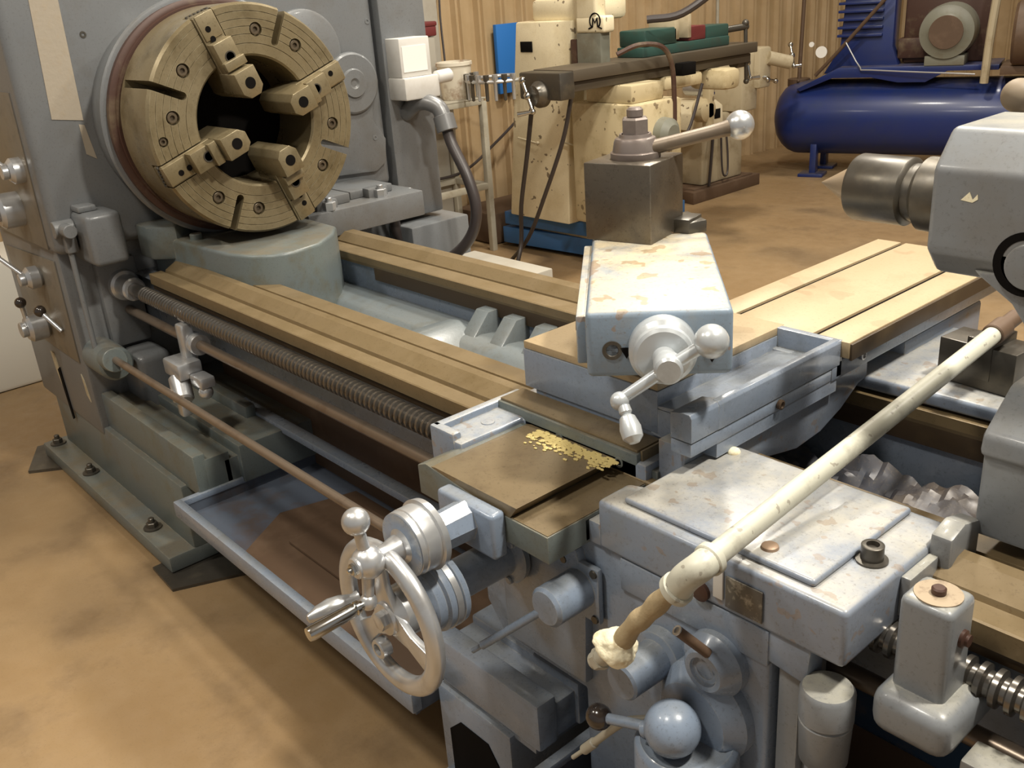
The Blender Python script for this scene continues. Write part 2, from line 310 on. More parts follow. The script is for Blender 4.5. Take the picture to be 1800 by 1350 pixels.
# headstock
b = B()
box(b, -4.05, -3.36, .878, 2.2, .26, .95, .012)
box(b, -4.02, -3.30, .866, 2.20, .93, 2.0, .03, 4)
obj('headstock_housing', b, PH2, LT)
b = B()
lathe(b, (-3.32, 1.42, 1.314), (1, 0, 0), [(0, .345), (.10, .352), (.16, .366), (.195, .382), (.207, .385), (.213, .380), (.215, .372), (.215, .30), (.0, .30)], 72)
obj('spindle_boss', b, PH2, LT)
b = B()
pl = [(1.78, 1.02), (2.12, 1.0), (2.17, 1.03), (2.18, 1.12), (2.13, 1.2), (2.14, 1.26), (2.05, 1.36), (1.9, 1.52), (1.7, 1.62), (1.6, 1.0)]
prism(b, pl, 'x', -3.30, -3.28, .004)
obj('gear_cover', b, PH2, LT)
b = B()
lathe(b, (-3.285, 2.055, 1.345), (1, 0, 0), [(0, .115), (.015, .112), (.02, .105), (.02, .055), (.028, .05), (.028, 0.02), (.022, .012), (.022, 0)], 40)
lathe(b, (-3.30, 1.88, 1.475), (1, 0, 0), [(0, .15), (.014, .148), (.022, .135), (.024, 0)], 44)
obj('round_cover', b, PH2, LT)
for y, z in ((2.17, 1.56), (2.13, 1.13), (1.80, 1.06), (1.105, 1.60)):
    b = B(); lathe(b, (-3.30 if y in (2.17, 1.105) else -3.28, y, z), (1, 0, 0), [(-.002, .011), (.002, .010), (.002, .005), (-.001, .004), (-.001, 0)], 16); obj('cover_screw', b, DK if y == 1.105 else PH2, LT)
# rounded casting under the chuck and clamp feet
b = B()
prism(b, [(-3.3, 1.175), (-2.78, 1.215), (-2.69, 1.25), (-2.635, 1.30), (-2.62, 1.36), (-2.64, 1.46), (-2.72, 1.56), (-2.8, 1.62), (-3.3, 1.64)], 'z', .60, .945, .012, 3, ang=0.9)
prism(b, [(-3.3, 1.13), (-3.2, 1.13), (-3.12, 1.2), (-3.2, 1.3), (-3.3, 1.3)], 'z', .875, .99, .012, 2)
cyl(b, (-3.06, 1.24, .94), (-3.06, 1.24, .965), .02)
obj('headstock_saddle', b, PG, LT)
b = B()
box(b, -3.33, -2.98, 1.62, 2.12, .86, .955, .006)
box(b, -3.28, -3.05, 1.64, 1.84, .955, .99, .005)
box(b, -3.33, -3.08, 1.86, 2.05, .955, .985, .005)
for y, x in ((1.72, -3.06), (1.96, -3.09)):
    box(b, x, x + .05, y - .045, y + .045, .92, .99, .01); 
o = obj('clamp_foot', b, PH2, LT)
for y, x in ((1.72, -3.0), (1.96, -3.03)):
    b = B(); hexa(b, (x, y, .955), (0, 0, 1), .024, .03); cyl(b, (x, y, .98), (x, y, 1.0), .012); obj('clamp_nut', b, SAT, o)
# rear cabinets
b = B(); box(b, -4.0, -3.29, 2.22, 2.44, .78, 2.0, .01); box(b, -4.0, -3.2, 2.2, 2.50, .25, .76, .008); obj('rear_gear_guard', b, PH2, LT)
b = B(); cyl(b, (-3.28, 2.16, .905), (-3.16, 2.18, .90), .035); o = obj('pipe_stub', b, SAT, LT)
b = B(); cyl(b, (-3.165, 2.179, .90), (-3.155, 2.181, .90), .026); obj('stub_bore', b, BLK, o)
# white switch
b = B(); box(b, -3.3, -3.20, 2.235, 2.38, 1.345, 1.49, .004); box(b, -3.3, -3.18, 2.23, 2.40, 1.26, 1.345, .008); cyl(b, (-3.2, 2.39, 1.33), (-3.2, 2.475, 1.335), .026, c=.01)
o = obj('switch_box', b, WHT, LT)
b = B(); box(b, -3.2, -3.197, 2.245, 2.36, 1.365, 1.46, 0); obj('paper_label', b, LBL, o)
# hose
b = B(); tube(b, [(-3.3, 2.30, 1.20), (-3.22, 2.32, 1.245), (-3.16, 2.36, 1.225), (-3.13, 2.37, 1.17)], .033, n=8); cyl(b, (-3.14, 2.37, 1.19), (-3.12, 2.37, 1.13), .042); obj('conduit_elbow', b, COND, LT)
b = B(); tube(b, [(-3.13, 2.37, 1.16), (-3.10, 2.37, 1.08), (-3.02, 2.37, .96), (-2.98, 2.37, .84), (-3.0, 2.36, .74), (-3.06, 2.33, .66), (-3.16, 2.29, .60), (-3.26, 2.25, .62), (-3.30, 2.2, .72), (-3.3, 2.18, .84), (-3.31, 2.17, .93)], .023, n=8); obj('rubber_hose', b, HOSE, LT)
# tape strip
b = B(); prism(b, [(.95, 1.36), (1.045, 1.345), (1.055, 1.75), (.97, 1.75)], 'x', -3.302, -3.298); obj('masking_tape', b, TAPE, LT)
b = B(); prism(b, [(1.028, 1.335), (1.045, 1.33), (1.06, 1.22), (1.03, 1.24)], 'x', -3.302, -3.2985); obj('paint_chip', b, TAPE, LT)
# control panels on the front
b = B(); prism(b, [(-3.99, .872), (-3.40, .900), (-3.41, .53), (-3.93, .53)], 'y', .873, .879, .001); obj('feed_plate', b, BRP, LT)
b = B(); prism(b, [(-4.0, 1.45), (-3.37, 1.45), (-3.385, .945), (-3.99, .945)], 'y', .862, .868, .001); obj('speed_plate', b, BRP, LT)
b = B(); prism(b, [(-3.73, .425), (-3.70, .44), (-3.68, .235), (-3.70, .225)], 'y', .874, .8785); obj('sight_glass', b, BLK, LT)
b = B(); prism(b, [(-3.77, .49), (-3.73, .49), (-3.71, .42), (-3.73, .36), (-3.76, .42)], 'y', .8755, .8785); obj('bare_patch', b, CRD, LT); b = B(); prism(b, [(-3.44, .48), (-3.42, .46), (-3.40, .38), (-3.43, .40)], 'y', .8755, .8785); obj('bare_patch', b, CRD, LT)
def knob_lever(x, z, r, l, arm, ballr, ballm, y0=.875, yl=.78):
    b = B(); cyl(b, (x, y0, z), (x, yl, z), r, c=.012); cyl(b, (x, yl, z), (x, yl - .02, z), r * .55)
    o = obj('selector_knob', b, SAT, LT)
    b = B(); e = (x + arm[0], yl - .02 + arm[1], z + arm[2]); cyl(b, (x, yl + .01, z), e, .008); obj('lever_arm', b, SAT, o)
    b = B(); sph(b, e, ballr); obj('lever_ball', b, ballm, o)
knob_lever(-3.45, 1.205, .042, .05, (-.15, -.02, .07), .012, SAT, yl=.82)
knob_lever(-3.60, 1.06, .06, .05, (-.08, -.04, -.005), .024, BKN, yl=.79)
knob_lever(-3.61, .815, .04, .05, (-.13, -.02, .07), .012, BKN, yl=.82)
knob_lever(-3.70, .615, .052, .05, (.02, .02, .105), .020, BKN, yl=.80)
b = B(); sph(b, (-3.569, .83, .702), .021); o = obj('lever_ball', b, BKN, LT)
b = B(); cyl(b, (-3.569, .83, .702), (-3.50, .868, .63), .008); obj('lever_arm', b, SAT, o)
b = B(); box(b, -3.95, -3.75, .80, .88, 1.39, 1.41, .003); box(b, -3.80, -3.72, .83, .88, 1.28, 1.33, .01); obj('name_bracket', b, DK, LT)
# bracket box on right side of headstock and its link
b = B(); box(b, -3.37, -3.16, .935, 1.05, .90, 1.07, .018, 3); box(b, -3.33, -3.23, .94, 1.0, 1.07, 1.09, .006); obj('shifter_box', b, PH2, LT)
b = B(); cyl(b, (-3.33, .90, 1.02), (-3.22, .90, 1.02), .022); cyl(b, (-3.30, .935, 1.02), (-3.30, .87, 1.02), .028); box(b, -3.31, -3.27, .89, .93, .94, 1.03, .008)
cyl(b, (-3.29, .905, 1.0), (-3.29, .905, .58), .009); cyl(b, (-3.29, .905, .60), (-3.29, .905, .565), .014); cyl(b, (-3.32, .905, .565), (-3.22, .905, .565), .02)
obj('shift_link', b, PH2, LT)
# bearing brackets on right face
b = B(); box(b, -3.37, -3.33, .98, 1.12, .57, .88, .012); box(b, -3.38, -3.2, 1.0, 1.13, .30, .56, .03, 3); obj('end_bracket', b, PH2, LT)
b = B(); lathe(b, (-3.33, 1.06, .785), (1, 0, 0), [(0, .055), (.02, .052), (.025, .042), (.095, .040), (.10, .034), (.10, 0)], 32); obj('screw_bearing', b, SAT, LT)
b = B(); lathe(b, (-3.36, .935, .56), (1, 0, 0), [(0, .06), (.12, .06), (.16, .058), (.17, .05), (.17, 0)], 32); cyl(b, (-3.3, .93, .56), (-3.12, .91, .60), .04); obj('rod_bearing', b, PG, LT)
# lead screw
b = B(); prof = [(0, .0235), (.10, .0235)]; a = .10
while a < 4.1:
    prof += [(a + .002, .0265), (a + .009, .0265), (a + .012, .0185), (a + .018, .0185)]; a += .020
lathe(b, (-3.24, 1.06, .785), (1, 0, 0), prof + [(4.3, .0235)], 24); obj('lead_screw', b, SCR, LT)
b = B(); cyl(b, (-3.34, 1.06, .695), (XR, 1.06, .695), .0155); o = obj('feed_rod', b, ROD, LT)
b = B(); lathe(b, (-2.80, 1.06, .695), (1, 0, 0), [(0, .034), (.035, .034), (.038, .030), (.042, .030), (.046, .034), (.052, .032), (.052, 0)], 28); obj('collar', b, SAT, o)
b = B(); cyl(b, (-3.17, .912, .60), (-1.26, .912, .60), .0118); obj('control_rod', b, ROD, LT)
# trip lever casting on the feed rod
b = B(); box(b, -2.83, -2.78, 1.02, 1.06, .64, .76, .008); box(b, -2.85, -2.80, 1.04, 1.075, .76, .80, .006); box(b, -2.86, -2.74, .97, 1.05, .60, .655, .01)
cyl(b, (-2.80, .99, .60), (-2.74, .97, .54), .032, c=.006); box(b, -2.74, -2.66, 1.0, 1.05, .585, .62, .008); box(b, -2.79, -2.75, .96, 1.0, .48, .57, .01); sph(b, (-2.68, 1.02, .57), .022)
obj('trip_lever', b, SAT, LT)
# feet and chip pan
def pedestal(x0, x1, xu, name, mirror=False):
    b = B()
    if not mirror:
        box(b, x0 - .04, x1, .80, 2.15, 0.012, .067, .006); box(b, x0, x1, .885, 2.1, .06, .288, .008)
        box(b, x0 + .2, xu, .905, .945, .28, .417, .006); box(b, x0 + .2, xu - .0, .935, 1.02, .28, .395, .004)
        box(b, x0 + .2, xu + .02, 1.045, 2.05, .28, .408, .006); box(b, x0 + .2, xu, 1.0, 1.07, .28, .37, .002)
        box(b, x0 + .2, xu - .15, 1.16, 1.20, .40, .45, .01)
    else:
        box(b, x0, x1 - .09, .80, 2.15, 0.012, .067, .006); box(b, x0, x1 - .09, .885, 2.1, .06, .30, .008)
        box(b, x0 + .005, x1, .885, .935, .32, .43, .008); box(b, x0 + .005, x1 - .01, .93, 1.0, .32, .40, .004); box(b, x0 + .005, x1, .99, 2.05, .32, .42, .006)
        box(b, x0 + .01, x1 - .03, .90, 2.0, .29, .33, .002)
    return obj(name, b, PG if not mirror else PA, LT)
o = pedestal(-3.92, -2.70, -2.60, 'headstock_pedestal')
for x in (-3.90, -3.52, -2.93):
    b = B(); hexa(b, (x, .843, .067), (0, 0, 1), .03, .006, n=24); hexa(b, (x, .843, .07), (0, 0, 1), .019, .02); cyl(b, (x, .843, .085), (x, .843, .105), .010); obj('anchor_bolt', b, DK, o)
o = pedestal(-1.385, -1.06, -1.06, 'middle_pedestal', True)
b = B(); prism(b, [(-1.35, .04), (-1.35, .20), (-1.31, .24), (-1.22, .24), (-1.19, .20), (-1.19, .04)], 'y', .883, .90); obj('opening_shade_patch', b, BLK, o)  # black patch painted for the dark inside of an opening
def pan(name, x0, x1, y0, y1, zf, zr, t=.012):
    b = B(); box(b, x0 + .003, x1 - .003, y0 + .003, y1 - .003, zf - .01, zf, 0)
    box(b, x0, x0 + t, y0 + .002, y1 - .002, zf, zr - .001, 0); box(b, x1 - t, x1, y0 + .002, y1 - .002, zf, zr - .001, 0)
    box(b, x0 + .001, x1 - .001, y0, y0 + t, zf - .012, zr, .002); box(b, x0 + .001, x1 - .001, y1 - t, y1, zf - .012, zr, .002)
    o = obj(name, b, PANM, LT); b = B()
    box(b, x0 - .006, x1 + .006, y0 - .011, y0 + t + .003, zr - .05, zr + .002, .004); box(b, x0 - .007, x0 + t + .003, y0 - .008, y1, zr - .019, zr + .001, .003)
    obj('pan_rim', b, PA, o); return o
o = pan('chip_pan', -2.605, -1.40, .835, 1.9, .245, .295)
b = B(); prism(b, [(-2.25, .86), (-1.42, .86), (-1.42, 1.28), (-2.32, 1.28), (-2.38, 1.05)], 'z', .244, .250, .001); box(b, -2.20, -1.45, .98, 1.24, .2505, .262, .003);  obj('oily_sludge', b, DRT, o)
o = pan('chip_pan', -1.05, 1.0, .80, 1.9, .13, .305)
b = B(); box(b, -1.0, .95, .84, 1.28, .142, .150, .002); box(b, -.6, .9, 1.0, 1.02, .15, .30, .002); obj('oily_sludge', b, DRT, o)
# rail strip right of the carriage, under the screw
b = B(); box(b, -.36, XR, .98, 1.03, .60, .72, .004); box(b, -.36, XR, .97, 1.0, .62, .655, .003); obj('rod_guard', b, PHS, LT)

# steel plates under the feet
b = B(); prism(b, [(-4.08, .80), (-3.86, .70), (-3.78, .82), (-3.80, 1.0), (-4.02, 1.0)], 'z', 0, .012); tag(obj('shim_plate', b, DK), 'dark steel shim plate poking out at the left end of the lathe foot', 'plate')
b = B(); prism(b, [(-2.79, .772), (-2.62, .765), (-2.52, 1.0), (-2.80, 1.0)], 'z', 0, .010); tag(obj('shim_plate', b, DK), 'thin steel shim plate under the near corner of the lathe foot', 'plate')

# ================================================================ CHUCK
CX, CY, CZ = -2.842, 1.42, 1.314
CK = thing('lathe_chuck', 'large four-jaw lathe chuck of oily brass-coloured iron on the headstock spindle', 'chuck', (-3.08, CY, CZ))
b = B()
pr = [(0, .194), (0, .338), (.004, .345), (.205, .347)]
pf = [(.215, .340)]
for rr in (.322, .300, .278, .256, .230): pf += [(.215, rr + .0012), (.2125, rr + .0008), (.2125, rr - .0008), (.215, rr - .0012)]
pr += pf + [(.215, .200), (.209, .194)]
lathe(b, (-3.057, CY, CZ), (1, 0, 0), pr, 128, closed=True)
body = obj('chuck_body', b, CHK, CK, ang=30)
def polar(r, a, h): return V(CX + h, CY + r * math.cos(math.radians(a)), CZ + r * math.sin(math.radians(a)))
def polM(a, h=0):     # local x -> +X world, local y -> radial, local z -> tangential
    c, s = math.cos(math.radians(a)), math.sin(math.radians(a))
    return Matrix(((1, 0, 0, CX + h), (0, c, -s, CY), (0, s, c, CZ), (0, 0, 0, 1)))
inv = MATX[CK.name].inverted()
cs = []
for k in range(4):
    a = 65.5 + 90 * k; t = B(); box(t, -.20, .02, .246, .40, -.012, .012, 0, M=inv @ polM(a)); cs.append(t)
    t = B(); cyl(t, (-.19, .246, 0), (.02, .246, 0), .012, c=0, M=inv @ polM(a)); cs.append(t)
    a = 110.5 + 90 * k; t = B(); box(t, -.06, .02, .15, .40, -.0385, .0385, 0, M=inv @ polM(a)); cs.append(t)
bb = [(.27, 65.5 + 90 * k + s) for k in range(4) for s in (-15, 15)] + [(.309, -176.5)]
for r, a in bb:
    t = B(); q = polar(r, a, -.018); cyl(t, q, q + V(.03, 0, 0), .021 if r < .3 else .015, c=0, M=inv); cs.append(t)
cut(body, cs)
b = B(); lathe(b, (-3.11, CY, CZ), (1, 0, 0), [(0, .30), (0, .368), (.03, .370), (.035, .360), (.035, .352), (.045, .350), (.045, .30)], 96, closed=True); obj('back_plate', b, CHD, CK)
b = B(); lathe(b, (-3.095, CY, CZ), (1, 0, 0), [(0, 0), (0, .30), (.01, .30), (.01, 0)], 64); obj('spindle_bore_shade', b, BLK, CK)  # black disc: darkness inside the bore put into its colour
bb = [(.27, 65.5 + 90 * k + s) for k in range(4) for s in (-15, 15)] + [(.309, -176.5)]
for r, a in bb:
    rr = .021 if r < .3 else .015
    b = B(); lathe(b, polar(r, a, -.0178), (1, 0, 0), [(0, rr * .76), (.013, rr * .76), (.0145, rr * .66), (.0145, rr * .38), (.007, rr * .36), (.007, 0)], 24)
    obj('socket_screw', b, SKT, CK)
for k in range(4):
    M = polM(110.5 + 90 * k)
    b = B(); box(b, -.05, .004, .155, .343, -.0345, .0345, .002, M=M); box(b, -.055, .010, .27, .345, -.030, .030, .002, M=M)
    box(b, -.12, .045, .15, .262, -.033, .033, .003, M=M)
    prism(b, [(.178, -.036), (.205, -.036), (.205, .036), (.178, .036)], 'x', .04, .062, .003, M=M)
    prism(b, [(.088, -.018), (.088, .018), (.108, .036), (.172, .036), (.172, -.036), (.108, -.036)], 'x', -.12, .088, .003, M=M)
    j = obj('jaw', b, CHK, CK)
    for r, h in ((.212, .0451), (.13, .0882)):
        b = B(); q = .017
        lathe(b, M @ V(h, r, 0), (1, 0, 0), [(0, q), (.002, q), (.002, q * .8), (-.0, q * .75), (-.0, 0)] if r > .2 else [(-.001, q * 1.0), (.0008, q), (.0008, 0)], 22)
        obj('jaw_screw', b, DK if r > .2 else BLK, j)
    for r in (.30, .27):
        b = B(); lathe(b, M @ V(.0101, r, .008), (1, 0, 0), [(0, .009), (.0006, .009), (.0006, 0)], 16); obj('screw_hole', b, BLK, j)
    b = B()
    for i in range(6): lathe(b, M @ V(-.02 - .004 * i, .343, -.03 + .012 * i), M.to_3x3() @ V(0, 1, 0), [(0, .006), (.006, .005), (.006, 0)], 10)
    obj('jaw_thread', b, DK, j)

# ================================================================ CARRIAGE
CA = thing('lathe_carriage', 'blue-grey lathe carriage with handwheels and levers riding on the bed ways', 'carriage', (-.95, 1.3, .8))
b = B()
prism(b, [(-.945, .945), (-.505, .945), (-.505, 1.235), (-.918, 1.235), (-.918, 1.03), (-.945, 1.02)], 'z', .795, .885, .009, 3)
box(b, -.969, -.91, .948, 1.16, .797, .838, .002)
box(b, -.958, -.902, 1.112, 1.17, .83, .926, .002)
prism(b, [(-1.372, .935), (-1.28, .935), (-1.28, 1.09), (-.968, 1.09), (-.968, 1.24), (-1.372, 1.24)], 'z', .795, .878, .006, 2)
box(b, -1.374, -1.352, .935, 1.16, .80, .892, .006); box(b, -1.374, -1.30, .933, .955, .80, .892, .006)
# bridge and rear wing
prism(b, [(1.162, .920), (1.162, .88), (1.236, .868), (1.32, .832), (1.42, .812), (1.50, .818), (1.57, .842), (1.63, .876), (1.66, .88), (1.66, .923)], 'x', -1.32, -.885, .004)
prism(b, [(-1.12, 1.65), (-.50, 1.655), (-.30, 1.655), (-.30, 2.02), (-1.12, 2.02)], 'z', .856, .885, .008, 3)
prism(b, [(-1.15, 1.8), (-.88, 1.8), (-.88, 2.15), (-1.15, 2.15)], 'z', .80, .915, .01)
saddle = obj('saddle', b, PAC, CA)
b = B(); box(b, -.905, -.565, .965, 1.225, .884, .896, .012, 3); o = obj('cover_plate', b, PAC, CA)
for x, y in ((-.655, .995),):
    b = B(); lathe(b, (x, y, .896), (0, 0, 1), [(0, .013), (.004, .012), (.006, .009), (.006, 0)], 18); obj('plate_screw', b, mat('bare_brass_screw', (0.36, 0.25, 0.17), 0.5, 0.3), o)
b = B(); lathe(b, (-.545, 1.075, .884), (0, 0, 1), [(0, .022), (.004, .022), (.005, .0155), (.026, .0155), (.027, .014), (.027, .009), (.020, .009), (.020, 0)], 28); obj('lock_screw', b, DK, CA)
b = B(); prism(b, [(1.16, .80), (1.16, .905), (1.20, .915), (1.25, .90), (1.25, .80)], 'x', -.507, -.475, .006); box(b, -.505, -.49, 1.08, 1.16, .81, .875, .003); obj('way_wiper', b, PHS, CA)
# front guide with dovetail
b = B()
prism(b, [(-1.31, .80), (-1.31, .858), (-1.285, .868), (-1.10, .845), (-.967, .845), (-.967, .795)], 'y', .855, 1.10, .002)
box(b, -1.31, -.967, .94, 1.10, .80, .84, .001)
obj('front_guide', b, PG, CA)
b = B()
prism(b, [(-1.308, .855), (-1.270, .862), (-1.270, .8665), (-1.258, .869), (-1.040, .869), (-1.058, .8455), (-1.2, .8455)], 'y', .857, 1.098)
prism(b, [(-1.055, .8450), (-1.055, .8465), (-.969, .8465), (-.969, .8450)], 'y', .858, 1.098)
o = obj('dovetail_way', b, GUI, CA)
b = B(); rng = random.Random(3)
for i in range(420):
    u = abs(rng.gauss(0, .35)); x = -1.225 + rng.random() * .20; y = 1.086 - u * .05 - rng.random() * .012
    s = .0015 + rng.random() * .003; t = B(); bmesh.ops.create_icosphere(t, subdivisions=0 if False else 1, radius=s); put(b, t, Matrix.Translation((x, y, .870)) @ Matrix.Diagonal((1.6, 1, .5, 1)))
oc = tag(obj('brass_swarf', b, CHIPM), 'sprinkle of yellow brass chips along the back of the front dovetail guide', 'metal chips'); oc['kind'] = 'stuff'
b = B(); box(b, -1.355, -.988, 1.09, 1.158, .822, .893, .003); box(b, -1.0, -.955, 1.105, 1.158, .822, .865, .003); obj('guide_block', b, PG, CA)
b = B(); box(b, -1.352, -.992, 1.096, 1.157, .892, .898, .001); box(b, -.9885, -.984, 1.10, 1.157, .866, .897, .0005); o = obj('guide_strip', b, GUI, CA)
for x in (-1.335, -1.18, -1.03):
    b = B(); lathe(b, (x, 1.0905, .865), (0, -1, 0), [(0, .010), (.002, .010), (.002, .006), (-.0, .0055), (0, 0)], 16); obj('gib_screw', b, PG, CA)
for x, y in ((-1.315, 1.03), ):
    b = B(); lathe(b, (x, y, .878), (0, 0, 1), [(0, .014), (.002, .013), (.003, .006), (.003, 0)], 16); obj('saddle_screw', b, PAC, CA)
# apron
b = B()
prism(b, [(-1.27, .535), (-1.27, .80), (-.62, .80), (-.62, .25), (-1.0, .25), (-1.0, .47), (-1.22, .47)], 'y', .953, 1.03, .008, 3)
prism(b, [(-1.19, .50), (-1.19, .72), (-1.12, .775), (-.99, .775), (-.97, .70), (-.98, .50)], 'y', .935, .96, .006, 2)
prism(b, [(-.90, .795), (-.62, .795), (-.62, .735), (-.90, .735)], 'y', .947, .96, .003)
prism(b, [(-.635, .795), (-.635, .745), (-.56, .735), (-.555, .80)], 'y', .95, .99, .004)
apron = obj('apron', b, PA, CA)
b = B(); box(b, -.712, -.695, .941, .945, .815, .865, .001); obj('scale_plate', b, WHT, CA)
b = B(); box(b, -.690, -.628, .9405, .944, .808, .860, .001); o = obj('rating_plate', b, mat('worn_rating_plate', (0.11, 0.10, 0.085), 0.35, 0.3, spots=(0.48, 0.45, 0.38), amt=1.0, scale=38), CA)
b = B(); lathe(b, (-.735, .945, .812), (0, -1, 0), [(0, .016), (.006, .016), (.008, .012), (.008, 0)], 20); obj('cap_screw', b, CHD, CA)
# right side of apron: channel, upright housings, oil cup
b = B(); box(b, -.61, -.575, .96, 1.03, .30, .74, .004); box(b, -.575, -.535, .975, 1.03, .30, .70, .003); box(b, -.565, -.545, .965, .98, .35, .66, .003); obj('side_bracket', b, PHS, CA)
b = B(); lathe(b, (-.527, .95, .63), (0, 0, 1), [(0, .030), (.004, .033), (.070, .036), (.072, .034), (.076, .037), (.118, .037), (.124, .033), (.124, 0)], 36); obj('oil_cup', b, PHS, CA)
for z in (.60, .55, .50, .45):
    b = B(); lathe(b, (-.54, .974, z), (0, -1, 0), [(0, .008), (.003, .008), (.003, .004), (0, .004), (0, 0)], 12); obj('bracket_screw', b, DK, CA)

# cross-feed handwheel with ball crank
FX, FZ = -1.142, .832
HW = obj('cross_feed_bracket', (lambda b: (box(b, FX - .075, FX + .075, .825, .857, FZ - .062, FZ + .024, .008, 3), lathe(b, (FX, .83, FZ - .01), (0, -1, 0), [(0, .036), (.05, .034), (.085, .033), (.085, 0)], 8), b)[2])(B()), PA, CA)
b = B(); lathe(b, (FX, .752, FZ), (0, -1, 0), [(0, .03), (0, .060), (.012, .062), (.014, .056), (.016, .0565), (.040, .0565), (.042, .054), (.044, .056), (.052, .055), (.055, .050), (.056, .030), (.062, .022), (.085, .017), (.10, .016), (.10, 0)], 56); obj('feed_dial', b, SAT, HW)
b = B(); lathe(b, (FX, .6975, FZ), (0, -1, 0), [(0, .0545), (.0005, .050), (.002, .028), (.008, .020), (.03, .0165), (.0301, 0)], 48); obj('dial_face', b, PA, HW)
hc = V(FX, .632, FZ)
b = B(); sph(b, hc, .0275); cyl(b, hc, hc + V(0, -.026, 0), .018)
up = V(-.005, 0, 1).normalized()
cyl(b, hc, hc + V(-.008, -.004, .062), .0105, .0095); sph(b, hc + V(-.010, -.005, .072), .0225)
dn = hc + V(.004, -.012, -.066); cyl(b, hc, dn, .0115, .009); sph(b, dn, .0145)
cr = obj('ball_crank', b, SAT, HW)
b = B(); he = dn + V(-.002, -.112, -.0045); lathe(b, dn, he - dn, [(.008, .008), (.016, .008), (.018, .0115), (.024, .0115), (.026, .0095), (.028, .0115), (.034, .012), (.104, .0125), (.109, .011), (.110, .004), (.110, 0)], 28); obj('crank_handle', b, CHR, cr)
b = B(); hexa(b, hc + V(0, -.026, 0), (0, -1, 0), .010, .006); cyl(b, hc + V(0, -.03, 0), hc + V(0, -.038, 0), .005); obj('crank_nut', b, CHR, cr)
# carriage handwheel
WX, WZ = -1.156, .704
b = B(); lathe(b, (WX, .93, WZ), (0, -1, 0), [(0, .055), (.012, .057), (.018, .050), (.020, .037), (.10, .036), (.13, .036), (.135, .044), (.14, .05), (.148, .05)], 44)
for k in range(3):
    a = 2 * PI * k / 3 + .9; 
    cyl(b, (WX + .047 * math.cos(a), .935, WZ + .047 * math.sin(a)), (WX + .047 * math.cos(a), .905, WZ + .047 * math.sin(a)), .008)
WH = obj('wheel_barrel', b, PA, CA)
b = B(); lathe(b, (WX, .785, WZ), (0, -1, 0), [(0, .03), (0, .066), (.012, .068), (.015, .064), (.022, .066), (.040, .066), (.044, .060), (.060, .060), (.068, .054), (.078, .030), (.078, 0)], 52); obj('wheel_dial', b, PA, WH)
b = B(); lathe(b, (WX, .7695, WZ), (0, -1, 0), [(0, .066), (0, .0675), (.012, .0675), (.012, .066)], 52, closed=True); obj('dial_ring', b, SAT, WH)
wy = .665
b = B(); torus(b, (WX, wy, WZ), (0, 1, 0), .124, .0175, 72, 16)
for v in b.verts: v.co.y = wy + (v.co.y - wy) * .85
t = B()
for k in range(3):
    a = math.radians(100 + 120 * k); c, s = math.cos(a), math.sin(a)
    M = Matrix(((c, 0, -s, WX), (0, 1, 0, wy), (s, 0, c, WZ), (0, 0, 0, 1)))
    prism(b, [(.0, -.030), (.06, -.016), (.118, -.022), (.118, .022), (.06, .016), (0, .030)], 'y', -.006, .008, .003, M=M)
lathe(b, (WX, .705, WZ), (0, -1, 0), [(0, .045), (.03, .045), (.045, .030), (.052, .028), (.052, 0)], 40)
wo = obj('handwheel', b, SAT, WH)
b = B(); hexa(b, (WX, .653, WZ), (0, -1, 0), .016, .012); obj('wheel_nut', b, SAT, wo)
a = math.radians(205); gx, gz = WX + .118 * math.cos(a) , WZ + .118 * math.sin(a) + .06
a2 = math.radians(215); e = V(WX - .070, wy - .014, WZ + .012)
b = B(); lathe(b, e, (-.22, -1, -.08), [(0, .012), (.010, .010), (.016, .012), (.030, .0165), (.05, .0185), (.072, .015), (.090, .007), (.093, 0)], 28); obj('wheel_handle', b, SAT, wo)
b = B(); lathe(b, (WX - .03, wy + .004, WZ - .075), (0, -1, 0), [(0, .018), (.018, .018), (.020, .016), (.020, .011), (.010, .010), (.010, 0)], 28); obj('spoke_boss', b, SAT, wo)

# feed engagement cylinders
b = B(); cyl(b, (-.985, .945, .703), (-.985, .855, .703), .036, c=.006); box(b, -1.03, -.94, .936, .95, .645, .755, .006)
o = obj('clutch_housing', b, PA, CA)
b = B(); cyl(b, (-1.0, .865, .688), (-1.095, .80, .60), .0075); cyl(b, (-1.095, .80, .60), (-1.11, .79, .586), .0045); obj('clutch_lever', b, PA, o)
for x, z in ((-1.02, .745), (-.95, .745), (-.95, .655)):
    b = B(); lathe(b, (x, .936, z), (0, -1, 0), [(0, .008), (.003, .007), (.003, 0)], 12); obj('housing_screw', b, DK, o)
b = B(); lathe(b, (-.815, .955, .652), (0, -1, 0), [(0, .048), (.008, .047), (.020, .044), (.024, .033), (.10, .031), (.104, .027), (.104, 0)], 40); obj('reverse_housing', b, PA, CA)
b = B(); lathe(b, (-.705, .955, .700), (0, -1, 0), [(0, .052), (.02, .052), (.042, .036), (.045, .032), (.045, .024), (.040, .022), (.040, .015), (.036, .014), (.036, 0)], 44)
prism(b, [(-.745, .735), (-.725, .735), (-.68, .705), (-.70, .68), (-.745, .71)], 'y', .915, .955, .004)
o = obj('nut_boss', b, PA, CA)
b = B(); tube(b, [(-.700, .915, .735), (-.722, .875, .785)], .0078, n=1); obj('boss_lever', b, DRT, o)
b = B(); lathe(b, (-.7222, .8745, .7855), (-.022, -.04, .05), [(0, .008), (.002, .008), (.002, .005), (.0, .0045), (0, 0)], 20); obj('lever_socket', b, SAT, o)
bc = V(-.725, .865, .612)
b = B(); sph(b, bc, .043, seg=40); o = obj('ball_pivot', b, PA, CA)
